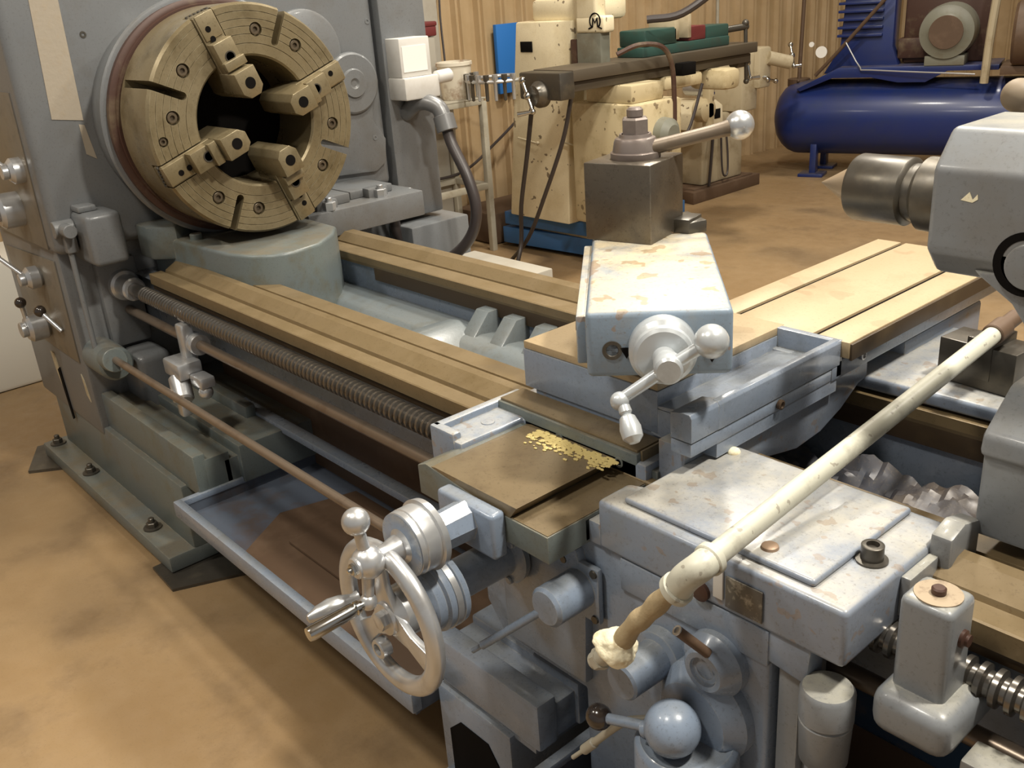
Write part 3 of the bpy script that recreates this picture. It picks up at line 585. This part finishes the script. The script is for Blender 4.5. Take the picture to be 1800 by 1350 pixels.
b = B(); ke = bc + V(-.127, -.027, -.040); cyl(b, bc + V(-.03, -.012, -.01), ke, .0085); cyl(b, bc + V(-.034, -.014, -.014), bc + V(-.044, -.018, -.018), .013); obj('pivot_lever', b, PA, o)
b = B(); sph(b, ke, .021, (1.05, 1, 1)); obj('lever_knob', b, BKN, o)
b = B(); lathe(b, (-.722, .895, .48), (0, 0, 1), [(-.2, .080), (.085, .080), (.092, .077), (.096, .071), (.090, .060), (.090, 0)], 52); obj('pivot_base', b, PA, CA)
b = B(); lathe(b, (-.725, .955, .60), (0, -1, 0), [(0, .085), (.02, .084), (.045, .06), (.05, 0)], 44); obj('pivot_boss', b, PA, CA)
b = B(); tube(b, [(-.80, .90, .56), (-.84, .88, .54), (-.895, .862, .472)], .0070); cyl(b, (-.890, .863, .478), (-.912, .858, .450), .009); cyl(b, (-.912, .858, .450), (-.933, .85, .424), .004); obj('drain_tube', b, STD, CA)

# ================================================================ CROSS SLIDE
CS = thing('cross_slide', 'cross slide with a tan slotted table running back across the carriage', 'cross slide', (-1.1, 1.6, .9))
b = B()
box(b, -1.345, -.999, 1.158, 1.56, .905, .9845, .001)
prism(b, [(-.868, .953), (-.868, .997), (-.872, 1.003), (-.882, 1.004), (-.897, .988), (-.925, .966), (-1.01, .957), (-1.01, .953)], 'y', 1.159, 1.524, .0012)
prism(b, [(-.8685, .953), (-.8685, .996), (-.8725, 1.0025), (-.885, 1.003), (-.912, .998), (-.912, .953)], 'y', 1.088, 1.17, .0015)
prism(b, [(-.870, .927), (-.870, .951), (-.912, .951), (-.912, .927)], 'y', 1.0885, 1.50, .002)
box(b, -1.015, -.872, 1.1585, 1.522, .9, .9525, 0)
box(b, -1.17, -.869, 1.515, 1.532, .93, 1.0005, .001)
box(b, -1.17, -.869, 1.5, 2.2, .925, .9625, .003)
obj('slide_body', b, PA, CS)
b = B()
# T-slot table: slab with two real slots, laid out as strips
for x0, x1 in ((-1.178, -1.117), (-1.105, -.933), (-.921, -.852)): box(b, x0, x1, 1.525 if x1 < -1.11 else 1.525, 2.21, .968, 1.0, .0015)
box(b, -1.345, -1.0, 1.16, 1.54, .985, 1.001, .002)
obj('slotted_table', b, TBL, CS)
b = B(); box(b, -1.1175, -1.1045, 1.527, 2.208, .966, .9945, .0); box(b, -.9335, -.9205, 1.527, 2.208, .966, .9945, .0); obj('slot_bottom', b, BLK, CS)
b = B()
box(b, -.853, -.8475, 1.528, 2.208, .9645, .9965, .0005); obj('shaded_table_edge', b, WAYD, CS)  # dark strip carrying the painted shadow on the table's side
for y in (1.33, 1.60):
    b = B(); lathe(b, (-.868 if y < 1.5 else -.868, y, .94 if y < 1.5 else .95), (1, 0, 0), [(0, .009), (.006, .009), (.007, .006), (.004, .005), (.004, 0)], 16); obj('gib_screw', b, CHD if y < 1.5 else SAT, CS)
b = B(); sph(b, (-.868, 1.20, .896), .011, (1, 1.1, .8)); obj('grease_lump', b, RAGM, CS)

# ================================================================ COMPOUND
ang = math.atan2(.152, .165)
CP = thing('compound_slide', 'angled compound slide with a dirt-yellowed top and silver crank, on the cross slide', 'compound slide', (-.905, 1.055, 1.0), ang)
# local: x along the front edge, y back, z up ; front edge centre at origin
b = B()
box(b, -.112, .112, 0, .475, .072, .180, .010, 3)
box(b, -.128, -.108, .03, .46, .085, .165, .003)
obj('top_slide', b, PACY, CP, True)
b = B(); box(b, -.09, .09, .13, .50, .03, .09, .004); lathe(b, (0, .33, .0), (0, 0, 1), [(0, .125), (.03, .125), (.035, .12), (.035, 0)], 48); obj('swivel_base', b, PHS, CP, True)
b = B(); 
for y in (.10, .22): lathe(b, (-.128, y, .125), (-1, 0, 0), [(0, .009), (.004, .008), (.004, 0)], 14)
obj('side_screw', b, DRT, CP, True)
b = B(); lathe(b, (.005, .005, .122), (0, -1, 0), [(0, .052), (.030, .052), (.034, .048), (.036, .046), (.046, .045), (.050, .040), (.052, 0)], 52); o = obj('compound_dial', b, SILV, CP, True)
b = B(); c0 = V(.010, -.075, .117)
cyl(b, (.005, -.04, .122), c0 + V(0, 0, 0), .018); cyl(b, c0 + V(0, .018, 0), c0 + V(0, -.018, 0), .0215, c=.004)
cyl(b, c0, c0 + V(.052, 0, .034), .010); sph(b, c0 + V(.062, -.002, .040), .0255)
cyl(b, c0, c0 + V(-.066, 0, -.046), .010, .009); sph(b, c0 + V(-.072, -.004, -.050), .0145)
cr = obj('crank', b, SILV, o, True)
b = B(); e = c0 + V(-.066, -.012, -.055); lathe(b, e, (.22, -.55, -.65), [(0, .009), (.010, .010), (.014, .007), (.018, .012), (.035, .0165), (.050, .0155), (.058, .008), (.059, 0)], 24); obj('crank_handle', b, SILV, cr, True)
b = B(); lathe(b, (-.072, .001, .118), (0, -1, 0), [(0, .0155), (.003, .0155), (.003, .010), (.001, .009), (.001, 0)], 24); obj('slot_screw', b, DK, CP, True)
b = B()
for x, z in ((-.050, .122), (.080, .112)):
    b = B(); prism(b, [(x - .010, z), (x + .010, z), (x, z - .018)], 'y', -.002, .002); obj('index_mark', b, BLK, CP, True)

# ================================================================ TOOL POST
TP = thing('tool_post', 'square dark steel tool post with a long ball-ended clamping lever', 'tool post', (-1.247, 1.388, 1.18), math.radians(14))
b = B(); box(b, -.074, .068, -.068, .072, 0, .149, .003); prism(b, [(.0, -.067), (.067, -.067), (.067, -.02)], 'z', -.004, 0.001)
obj('post_block', b, POST, TP, True)
b = B(); prism(b, [(.03, .06), (.10, .03), (.12, .07), (.05, .13)], 'z', -.004, .022, .004); box(b, .06, .10, .03, .09, .0, .028, .003); obj('base_clamp', b, DK, TP, True)
b = B(); lathe(b, (0, .005, .146), (0, 0, 1), [(0, .046), (.004, .048), (.014, .048), (.016, .044), (.034, .041), (.040, .038), (.042, .032), (.048, .030), (.048, .026), (.044, .025), (.044, 0)], 44)
L = obj('lever_collar', b, WST, TP, True)
b = B(); hexa(b, (0, .005, .188), (0, 0, 1), .027, .036); cyl(b, (0, .005, .222), (0, .005, .242), .0155, c=.004); obj('post_nut', b, WST, TP, True)
b = B(); h0 = V(.026, .0, .166); h1 = V(.165, .112, .196)
lathe(b, h0, h1 - h0, [(0, .0145), (.05, .0135), (.12, .0135), (.15, .0145), (.178, .019)], 26); obj('clamp_lever', b, mat('greasy_lever_steel', (0.165, 0.13, 0.095), 0.4, 0.4, spots=(0.11, 0.08, 0.05), amt=0.6, scale=14), L, True)
b = B(); sph(b, h1, .0275, seg=36); obj('lever_ball', b, SAT, L, True)

# ================================================================ TAILSTOCK
TS = thing('tailstock', 'grey tailstock with a pointed centre, cut off by the right edge of the picture', 'tailstock', (-.2, 1.42, .87))
b = B()
prof = [(1.30, 1.262), (1.30, 1.378), (1.345, 1.428), (1.50, 1.428), (1.54, 1.39), (1.54, 1.25), (1.50, 1.222), (1.335, 1.222)]
prism(b, prof, 'x', -.622, .30, .010, 3, ang=.3)
obj('quill_housing', b, PHS, TS)
b = B()
prism(b, [(-.56, 1.24), (-.50, 1.20), (-.455, 1.14), (-.44, 1.08), (-.44, .98), (.3, .98), (.3, 1.24)], 'y', 1.31, 1.52, .008, 2)
prism(b, [(1.245, .875), (1.245, 1.0), (1.23, 1.01), (1.235, 1.04), (1.31, 1.09), (1.66, 1.09), (1.66, .875)], 'x', -.485, .3, .008, 2)
obj('tailstock_base', b, PHS, TS)
b = B(); lathe(b, (-.635, 1.42, 1.313), (-1, 0, 0), [(0, .05), (0, .054), (.005, .056), (.048, .056), (.054, .049), (.058, .044), (.070, .044), (.072, .050), (.075, .0525), (.158, .0525), (.163, .050), (.166, .044), (.166, 0)], 44)
qo = obj('quill', b, DK, TS)
b = B(); lathe(b, (-.800, 1.42, 1.313), (-1, 0, 0), [(0, .038), (.004, .038), (.005, .034), (.064, 0.0006), (.0645, 0)], 36); obj('live_center', b, mat('ground_centre_steel', (0.42, 0.33, 0.23), 0.35, 0.5), qo)
b = B(); lathe(b, (-.482, 1.3005, 1.262), (0, -1, 0), [(0, .044), (.0012, .044), (.0012, .033), (.0, .033), (0, 0)], 40); o = obj('clamp_recess', b, BLK, TS)
b = B(); lathe(b, (-.478, 1.301, 1.260), (0, -1, 0), [(0, .032), (.006, .031), (.008, .028), (.008, 0)], 36); obj('clamp_plug', b, PHS, o)
b = B(); sph(b, (-.64, 1.60, 1.437), .026); cyl(b, (-.64, 1.60, 1.42), (-.62, 1.58, 1.34), .010); cyl(b, (-.62, 1.58, 1.34), (-.60, 1.52, 1.33), .012); obj('clamp_ball', b, mat('dusty_knob', (0.22, 0.17, 0.115), 0.6), TS)
b = B(); prism(b, [(-.578, 1.338), (-.567, 1.35), (-.562, 1.340), (-.556, 1.348), (-.555, 1.341), (-.562, 1.336)], 'y', 1.2992, 1.301); obj('paint_scratch', b, RAGM, TS)

# carriage stop post at right of saddle
SP = thing('carriage_stop', 'upright grey housing with a round rusty cap, right of the carriage', 'stop block', (-.42, 1.0, .70))
b = B(); prism(b, [(-.458, .980), (-.390, .980), (-.390, 1.047), (-.458, 1.047)], 'z', .76, .92, .010, 3); prism(b, [(-.472, .952), (-.366, .952), (-.366, 1.10), (-.472, 1.10)], 'z', .718, .785, .022, 4)
obj('stop_housing', b, PHS, SP)
b = B(); lathe(b, (-.424, 1.0135, .9195), (0, 0, 1), [(0, .029), (.0018, .029), (.0018, .026), (.0012, .022), (.0012, 0)], 32); o = obj('round_cap', b, mat('rust_tinged_cap', (0.36, 0.28, 0.19), 0.6, 0, spots=(0.14, 0.09, 0.06), amt=0.8, scale=60), SP)
b = B(); cyl(b, (-.424, 1.0135, .920), (-.424, 1.0135, .930), .009); obj('cap_pin', b, CHD, o)
b = B(); lathe(b, (-.390, 1.015, .87), (1, 0, 0), [(0, .012), (.004, .012), (.006, .008), (.010, .008), (.010, 0)], 18); obj('side_bolt', b, CHD, SP)

# ================================================================ PIPE AND BLOCK
BK = thing('steel_block', 'small dark steel block lying on the rear carriage wing under the pipe', 'block', (-.70, 1.76, .886), math.radians(-6))
b = B(); box(b, -.075, .075, -.04, .04, 0, .085, .003); box(b, -.02, .03, -.042, .042, .02, .10, .002); obj('block_body', b, DK, BK, True)
PI_ = thing('coolant_pipe', 'long cream-painted pipe with elbow and rag-wrapped nozzle slanting over the carriage', 'pipe', (-.69, .87, .9))
b = B(); P0 = V(-.674, .872, .921); P1 = V(-.672, 1.735, 1.008)
cyl(b, P0, P1, .0165, .0158); obj('straight_pipe', b, PIPE, PI_)
b = B(); d = (P1 - P0).normalized(); cyl(b, P1 - d * .035, P1 + d * .01, .020); cyl(b, P1, P1 + d * .06, .015); obj('pipe_coupling', b, DRT, PI_)
E1 = V(-.703, .852, .879); N1 = V(-.770, .836, .792); N2 = V(-.803, .832, .732)
b = B(); tube(b, [P0 + d * .012, P0 - d * .010, P0.lerp(E1, .55) - d * .008 + V(0, 0, .004), E1], .0205, n=6, seg=20)
cyl(b, P0 + d * .006, P0 + d * .020, .0235); e2 = (N1 - E1).normalized(); cyl(b, E1 - e2 * .004, E1 + e2 * .010, .0245); obj('pipe_elbow', b, PIPE, PI_)
b = B(); tube(b, [E1, E1.lerp(N1, .3) + V(0, 0, .003), E1.lerp(N1, .65), N1, N1.lerp(N2, .7)], lambda t: .0150 + .0012 * math.sin(t * 22), n=8, seg=18); obj('wrapped_nipple', b, WRAP, PI_)
b = B(); t = B(); bmesh.ops.create_icosphere(t, subdivisions=5, radius=.028)
for v in t.verts:
    n = noise.noise(v.co * 50) * .006 + noise.noise(v.co * 190) * .0012; v.co += v.co.normalized() * n
put(b, t, Matrix.Translation(N2 + V(0, 0, .006)) @ Matrix.Diagonal((1.25, 1.0, .95, 1))); obj('rag_wrap', b, RAGM, PI_)
b = B(); cyl(b, N2 + V(-.010, 0, -.008), N2 + V(-.046, 0, -.046), .0145); hexa(b, N2 + V(-.030, 0, -.030), (-.7, 0, -.7), .018, .014); obj('brass_valve', b, STD, PI_)

# ================================================================ BACKGROUND: MILL
ML = thing('milling_machine', 'cream knee milling machine on a blue base behind the lathe tool post', 'milling machine', (-4.4, 4.5, 0))
b = B()
prism(b, [(-4.92, 4.13), (-4.15, 4.20), (-4.1, 5.0), (-4.9, 5.0)], 'z', .03, .14, .006); prism(b, [(-4.88, 4.12), (-4.10, 4.17), (-4.05, 5.0), (-4.9, 5.0)], 'z', .165, .25, .006)
base = obj('machine_base', b, BLP, ML)
b = B(); box(b, -4.78, -4.16, 4.20, 4.9, .14, .165, .002); obj('base_band', b, CRD, base)
b = B()
prism(b, [(-4.77, .25), (-4.62, 1.30), (-4.60, 1.44), (-4.12, 1.44), (-4.15, 1.2), (-4.22, .25)], 'y', 4.08, 4.42, .012)
box(b, -4.25, -4.05, 4.2, 4.40, .25, 1.1, .02); box(b, -4.50, -3.98, 4.12, 4.4, 1.43, 1.56, .03)
obj('column', b, CRM, ML)
b = B(); box(b, -4.06, -3.84, 4.05, 4.14, 1.372, 1.46, .015, 3); box(b, -4.06, -3.90, 4.05, 4.14, 1.44, 1.8, .02, 3); head = obj('milling_head', b, CRM, ML)
b = B(); 
def arc(bm, cx, cz, r, a0, a1, y, w=.004, n=14, sx=1.0):
    tube(bm, [(cx + sx * r * math.cos(math.radians(a0 + (a1 - a0) * i / n)), y, cz + r * math.sin(math.radians(a0 + (a1 - a0) * i / n))) for i in range(n + 1)], w, 6, 1)
arc(b, -3.905, 1.435, .040, -50, 230, 4.047)
tube(b, [(-3.925, 4.047, 1.405), (-3.92, 4.047, 1.45), (-3.905, 4.047, 1.425), (-3.89, 4.047, 1.45), (-3.885, 4.047, 1.405)], .004, 6, 1)
tube(b, [(-3.955, 4.047, 1.395), (-3.925, 4.047, 1.405)], .004, 6, 1); tube(b, [(-3.885, 4.047, 1.405), (-3.855, 4.047, 1.395)], .004, 6, 1)
obj('maker_emblem', b, BLK, head)
b = B(); box(b, -4.06, -3.875, 4.055, 4.13, 1.15, 1.372, .004); obj('column_slideway', b, MOT, ML)
b = B(); box(b, -4.12, -4.065, 4.06, 4.08, 1.16, 1.34, .008); obj('rusty_strip', b, CHD, ML)
b = B(); box(b, -4.56, -4.46, 4.072, 4.085, 1.27, 1.33, .001); obj('dark_plate', b, BLK, ML)
# table
b = B(); box(b, -4.05, -3.74, 3.70, 5.33, 1.155, 1.215, .004); box(b, -4.02, -3.77, 3.72, 5.3, 1.10, 1.15, .003); tb = obj('mill_table', b, mat('dirty_table_iron', (0.10, 0.08, 0.055), 0.5, 0.2), ML)
b = B(); box(b, -4.06, -3.74, 3.60, 3.71, 1.07, 1.21, .01); lathe(b, (-3.90, 3.62, 1.10), (0, -1, 0), [(0, .07), (.03, .07), (.05, .055), (.07, .05), (.07, 0)], 28); eb = obj('table_end_bracket', b, DK, tb)
def ballcrank(p, d1, d2, dh, par, l=.10, m=CHR):
    b = B(); p = Vector(p); cyl(b, p, p + Vector(d1) * l, .010); cyl(b, p, p - Vector(d1) * l, .010); sph(b, p, .022, seg=14); sph(b, p + Vector(d1) * l, .02, seg=14); sph(b, p - Vector(d1) * l, .016, seg=14); cyl(b, p - Vector(d1) * l, p - Vector(d1) * l + Vector(dh) * .10, .009, .014); return obj('crank', b, m, par)
ballcrank((-3.92, 3.53, 1.10), (-.35, 0, .8), 0, (-.6, -.6, -.1), eb)
ballcrank((-3.88, 5.42, 1.08), (-.2, 0, .8), 0, (.3, .6, .0), tb, .12)
b = B(); cyl(b, (-3.9, 5.3, 1.10), (-3.9, 5.42, 1.10), .045); obj('table_screw_end', b, DK, tb)
# knee and saddle
b = B(); box(b, -4.0, -3.65, 4.05, 4.32, 1.0, 1.098, .01); box(b, -4.05, -3.75, 4.45, 4.8, 1.02, 1.098, .02); box(b, -4.1, -3.60, 4.02, 4.42, .30, 1.0, .02); box(b, -3.9, -3.62, 4.85, 5.0, .98, 1.1, .03); obj('knee', b, CRL, ML)
b = B(); lathe(b, (-3.60, 4.25, .82), (1, 0, 0), [(0, .09), (.05, .085), (.08, .05), (.08, 0)], 28); obj('knee_dial', b, MOT, ML)
b = B(); box(b, -3.72, -3.66, 4.5, 4.62, 1.10, 1.17, .004); obj('table_stop', b, BLK, ML)
# hose loop and cables
b = B(); tube(b, [(-3.75, 4.05, 1.26), (-3.68, 4.15, 1.30), (-3.62, 4.27, 1.28), (-3.60, 4.33, 1.18), (-3.60, 4.35, 1.0), (-3.60, 4.35, .80)], .014, 10); obj('coolant_hose', b, CHD, ML)
b = B(); tube(b, [(-4.02, 3.66, 1.08), (-4.10, 3.66, .75), (-4.20, 3.68, .45), (-4.25, 3.70, .20), (-4.12, 3.50, .02), (-3.95, 3.40, .015)], .013, 10); obj('power_cable', b, HOSE, ML)
b = B(); tube(b, [(-3.80, 3.74, 1.08), (-3.86, 3.72, .85), (-4.0, 3.70, .55), (-4.2, 3.72, .25), (-4.5, 3.80, .02)], .012, 10); obj('power_cable', b, HOSE, ML)
b = B(); tube(b, [(-3.60, 4.6, 1.05), (-3.62, 4.5, .8), (-3.66, 4.4, .72), (-3.68, 4.32, .85)], .009, 8); obj('thin_cable', b, HOSE, ML)
for x0 in (-4.62, -4.22):
    b = B(); tube(b, [(x0, 4.06, .76), (x0 + .18, 4.05, .74)], .006, 8, 1); sph(b, (x0 + .19, 4.05, .74), .012, seg=12); obj('tommy_bar', b, CRD, ML)
# collet rack
b = B(); torus(b, (-4.72, 4.02, 1.12), (0, 0, 1), .20, .012, 40, 8); RK = obj('collet_rack', b, SAT, ML)
for k in range(11):
    a = math.radians(185 + k * 16); b = B(); x, y = -4.72 + .20 * math.cos(a), 4.02 + .20 * math.sin(a)
    lathe(b, (x, y, 1.16), (0, 0, -1), [(0, .018), (.03, .018), (.04, .012), (.15, .010), (.155, 0)], 10); obj('collet', b, DK if k % 2 else SAT, RK)
b = B(); tube(b, [(-3.75, 4.3, 1.42), (-3.6, 4.42, 1.44), (-3.45, 4.6, 1.58), (-3.35, 4.75, 1.68)], .022, 10); obj('work_light_arm', b, HOSE, ML)
# vice
VI = thing('machine_vice', 'teal-green machine vice with a long handle clamped on the milling table', 'vice', (-3.9, 4.75, 1.215))
b = B(); box(b, -4.0, -3.8, 4.32, 5.12, 1.216, 1.27, .006); box(b, -4.0, -3.8, 4.34, 4.62, 1.27, 1.36, .01); obj('vice_body', b, TEAL, VI)
b = B(); box(b, -3.99, -3.81, 4.74, 4.90, 1.27, 1.35, .008); obj('moving_jaw', b, RED, VI)
b = B(); box(b, -4.0, -3.8, 4.60, 4.64, 1.29, 1.42, .003); box(b, -4.0, -3.8, 4.72, 4.75, 1.29, 1.42, .003); obj('jaw_plate', b, CRD, VI)
b = B(); box(b, -3.98, -3.82, 4.92, 5.14, 1.26, 1.34, .01); obj('vice_nut', b, TEAL, VI)
b = B(); cyl(b, (-3.85, 5.1, 1.30), (-3.80, 5.30, 1.31), .02); cyl(b, (-3.80, 5.28, 1.33), (-3.80, 5.30, .98), .012); sph(b, (-3.80, 5.28, 1.33), .022, seg=14); sph(b, (-3.80, 5.30, .98), .018, seg=14); obj('vice_handle', b, DK, VI)
# blue sheet beside the mill
b = B(); box(b, -5.475, -5.44, 4.64, 4.86, .93, 1.40, .004); tag(obj('blue_panel', b, BLS), 'bright blue panel on the wall just left of the milling machine column', 'panel')

# second machine
G = thing('small_mill', 'small cream mill with silver cranks on a dark timber skid, right of the larger mill', 'milling machine', (-4.6, 6.2, 0))
b = B(); prism(b, [(-4.72, 5.80), (-4.60, 5.78), (-4.62, 6.66), (-4.72, 6.66)], 'z', 0, .09, .004); prism(b, [(-5.2, 5.80), (-5.1, 5.78), (-5.1, 6.66), (-5.2, 6.66)], 'z', 0, .09, .004); box(b, -5.2, -4.65, 5.85, 6.6, .05, .10, .003); obj('timber_skid', b, DRT, G)
b = B(); box(b, -5.15, -4.68, 5.98, 6.50, .10, .62, .02); obj('pedestal', b, CRD, G)
b = B(); prism(b, [(5.74, .56), (5.74, .68), (5.80, .76), (5.98, .76), (6.06, .71), (6.07, .56)], 'x', -4.9, -4.55, .008); k = obj('knee_block', b, CRM, G)
b = B(); box(b, -4.552, -4.547, 5.96, 6.03, .62, .69, .001); obj('dark_window', b, BLK, k)
b = B(); cyl(b, (-4.75, 5.90, .86), (-4.55, 5.90, .86), .07); d = obj('crank_dial', b, SAT, G)
ballcrank((-4.52, 5.94, .86), (0, .9, .35), 0, (.5, .1, 0), d, .11)
b = B(); box(b, -5.0, -4.55, 6.3, 6.5, .62, 1.05, .02); box(b, -4.9, -4.5, 6.45, 6.6, .78, 1.08, .02); cyl(b, (-4.5, 6.55, 1.0), (-4.4, 6.7, .95), .05); ob = obj('upper_slide', b, CRD, G)
ballcrank((-4.40, 6.72, 1.0), (-.3, .2, .7), 0, (.3, .5, 0), ob, .11)
ballcrank((-4.50, 6.55, .84), (.2, .8, -.2), 0, (.3, .5, 0), ob, .10)
b = B(); box(b, -4.46, -4.40, 5.7, 5.76, .55, 1.0, .004); lathe(b, (-4.5, 5.72, .72), (1, 0, 0), [(0, .09), (.08, .085), (.10, .05), (.10, .0)], 24); obj('handwheel_boss', b, CRL, G)
b = B(); tube(b, [(-4.66, 6.10, .6), (-4.64, 6.05, .35), (-4.64, 6.02, .1)], .012, 8); obj('machine_cable', b, HOSE, G)
b = B(); tube(b, [(-4.64, 6.16, .55), (-4.62, 6.16, .2), (-4.62, 6.22, .16), (-4.63, 6.24, .3), (-4.64, 6.22, .55)], .008, 8); obj('machine_cable', b, HOSE, G)

# ================================================================ COMPRESSOR
CO = thing('air_compressor', 'large dusty blue air compressor with a horizontal tank by the wall', 'air compressor', (-4.88, 7.25, 0), math.radians(18.7))
b = B(); lathe(b, (0, 0, .45), (1, 0, 0), [(0, 0), (.012, .10), (.04, .18), (.08, .235), (.13, .275), (.18, .295), (.22, .30), (2.1, .30), (2.14, .295), (2.19, .275), (2.24, .235), (2.28, .18), (2.31, .1), (2.32, 0)], 56); obj('air_tank', b, BLU, CO, True)
for x in (.38, 1.95):
    for y in (-.19, .19):
        b = B(); prism(b, [(y - .05, .0), (y + .05, .0), (y + .04, .26), (y - .04, .26)], 'x', x - .025, x + .025, .003); box(b, x - .1, x + .1, y - .12, y + .06, 0, .025, .003); obj('tank_foot', b, BLU, CO, True)
b = B(); prism(b, [(.22, .70), (.55, .86), (1.7, .86), (1.7, .82), (1.35, .82), (1.2, .74), (1.0, .74), (.8, .78), (.5, .78), (.25, .68)], 'y', -.24, .24, .004); obj('motor_platform', b, BLU, CO, True)
b = B(); prism(b, [(.40, .80), (.52, 1.0), (.55, 1.5), (.92, 1.5), (.92, 1.0), (.98, .84)], 'y', -.10, .16, .01)
for k in range(7): box(b, .50, .84, -.14, .20, 1.08 + k * .06, 1.10 + k * .06, .003)
obj('pump_block', b, BLU, CO, True)
b = B(); lathe(b, (1.32, -.30, 1.10), (0, 1, 0), [(0, .0), (.0, .12), (.02, .14), (.03, .19), (.12, .20), (.40, .20), (.42, .17), (.42, 0)], 40); box(b, 1.18, 1.46, -.25, .1, .86, .93, .004); m = obj('electric_motor', b, MOT, CO, True)
b = B(); lathe(b, (1.32, -.302, 1.10), (0, -1, 0), [(0, .12), (.003, .118), (.003, 0)], 32); obj('motor_grille', b, DRT, m, True)
b = B(); lathe(b, (1.78, -.35, 1.08), (1, 0, 0), [(0, .2), (.02, .22), (.6, .22), (.62, .2)], 40); box(b, 1.72, 2.2, -.4, .1, .80, .86, .003); obj('receiver_cylinder', b, DRT, CO, True)
b = B(); box(b, .98, 1.6, .0, .12, .86, 1.6, .02); box(b, .95, 1.3, -.05, .1, .9, 1.05, .01); obj('belt_guard', b, CHD, CO, True)
b = B(); tube(b, [(1.62, -.36, .74), (1.63, -.37, 1.1), (1.66, -.37, 1.6)], .03, 10); obj('riser_pipe', b, CRD, CO, True)
b = B(); tube(b, [(.36, -.2, .80), (.55, -.22, 1.0), (.95, -.25, 1.45)], .014, 10); obj('unloader_tube', b, DRT, CO, True)
b = B(); tube(b, [(.60, -.27, 1.05), (.72, -.27, .86), (.8, -.27, .84), (1.55, -.32, .80)], .006, 8, 3); obj('copper_line', b, SAT, CO, True)
for x, z, r in ((.40, .98, .045), (.32, 1.04, .02)):
    b = B(); lathe(b, (x, -.18, z), (0, -1, 0), [(0, r * .8), (.02, r), (.03, r), (.03, 0)], 20); obj('pressure_gauge', b, LBL, CO, True)
b = B(); sph(b, (.20, -.1, .75), .012, seg=10); cyl(b, (.18, 0, .70), (.18, 0, .76), .09); cyl(b, (.18, 0, .74), (.2, .02, 1.8), .016); obj('outlet_pipe', b, DRT, CO, True)
b = B(); tube(b, [(2.0, -.29, .9), (2.02, -.32, .5), (2.02, -.33, .2)], .014, 8); obj('drain_pipe', b, STD, CO, True)

# ================================================================ STAND WITH BUCKET etc.
ST = thing('steel_stand', 'narrow worn-white steel stand beside the lathe, carrying a bucket', 'stand', (-4.95, 3.8, 0))
for x, y in ((-4.9, 4.02), (-4.9, 3.3), (-5.25, 4.02), (-5.25, 3.3)):
    b = B(); box(b, x - .02, x + .02, y - .02, y + .02, 0, .98, .003); obj('leg', b, STD, ST)
for z in (.44, .98):
    b = B()
    for x in (-4.9, -5.25): box(b, x - .018, x + .018, 3.3, 4.02, z - .02, z + .02, .003)
    for y in (4.02, 3.3): box(b, -5.25, -4.9, y - .018, y + .018, z - .019, z + .019, .003)
    obj('rail', b, STD, ST)
b = B(); box(b, -5.27, -4.88, 3.28, 4.04, .995, 1.003, .001); obj('tray', b, STD, ST)
BU = thing('plastic_bucket', 'stained white plastic bucket standing on the steel stand', 'bucket', (-5.00, 3.895, 1.003))
b = B(); lathe(b, (-5.00, 3.895, 1.004), (0, 0, 1), [(0, .085), (.01, .09), (.20, .108), (.205, .115), (.225, .115), (.228, .110), (.02, .082), (.02, 0)], 36); obj('bucket_body', b, BKT, BU)
b = B(); box(b, -5.135, -5.12, 3.70, 3.79, 1.004, 1.385, .002); tag(obj('wooden_board', b, WOOD), 'upright orange-brown wooden board on the stand left of the bucket', 'board')
b = B(); box(b, -5.265, -5.13, 3.64, 3.885, 1.387, 1.45, .01); box(b, -5.27, -5.125, 3.635, 3.89, 1.445, 1.475, .01); tag(obj('parts_box', b, RED), 'maroon box with a dark lid behind the wooden board', 'box')
b = B(); box(b, -5.265, -5.14, 3.64, 3.87, 1.004, 1.385, .005); tag(obj('storage_bin', b, TANK), 'grey storage bin on the stand under the maroon box', 'bin')
b = B(); box(b, -5.45, -5.28, 3.0, 4.02, .0, 2.2, .01); tag(obj('electrical_cabinet', b, TANK), 'tall pale grey cabinet against the wall behind the bucket stand', 'cabinet')
b = B(); box(b, -3.19, -2.70, 2.34, 2.51, .0, .60, .006); tag(obj('coolant_tank', b, TANK), 'low pale box on the floor behind the rear bed way', 'tank')
b = B(); box(b, -5.4, -4.98, 4.10, 4.9, 0, .22, .03); tag(obj('dirt_crate', b, DRT), 'dirty brown crate on the floor between the stand and the mill', 'crate')
b = B(); tube(b, [(-5.46, 4.3, 2.2), (-5.42, 4.15, 1.6), (-5.31, 4.05, 1.0), (-5.255, 3.8, .80), (-5.25, 3.5, .6)], .007, 8); tag(obj('hanging_cable', b, HOSE), 'thin black cable slanting down the tan wall above the bucket', 'cable')
b = B(); tube(b, [(-5.22, 3.3, .62), (-5.21, 3.7, .50), (-5.24, 4.08, .49), (-5.36, 4.5, .62), (-5.44, 4.9, .8)], .010, 8); tag(obj('hanging_cable', b, HOSE), 'black cable sagging low along the tan wall behind the stand', 'cable')
b = B(); cyl(b, (-5.40, 7.1, .80), (-5.40, 7.1, 2.6), .014); tag(obj('vertical_conduit', b, STD), 'bright vertical conduit on the wall above the small mill', 'conduit')
b = B(); box(b, -5.40, -4.9, .6, 1.32, 0, .62, .02); tag(obj('white_cabinet', b, mat('bright_white_paint', (0.8, 0.78, 0.7), 0.5)), 'bright white cabinet beyond the left end of the headstock', 'cabinet')
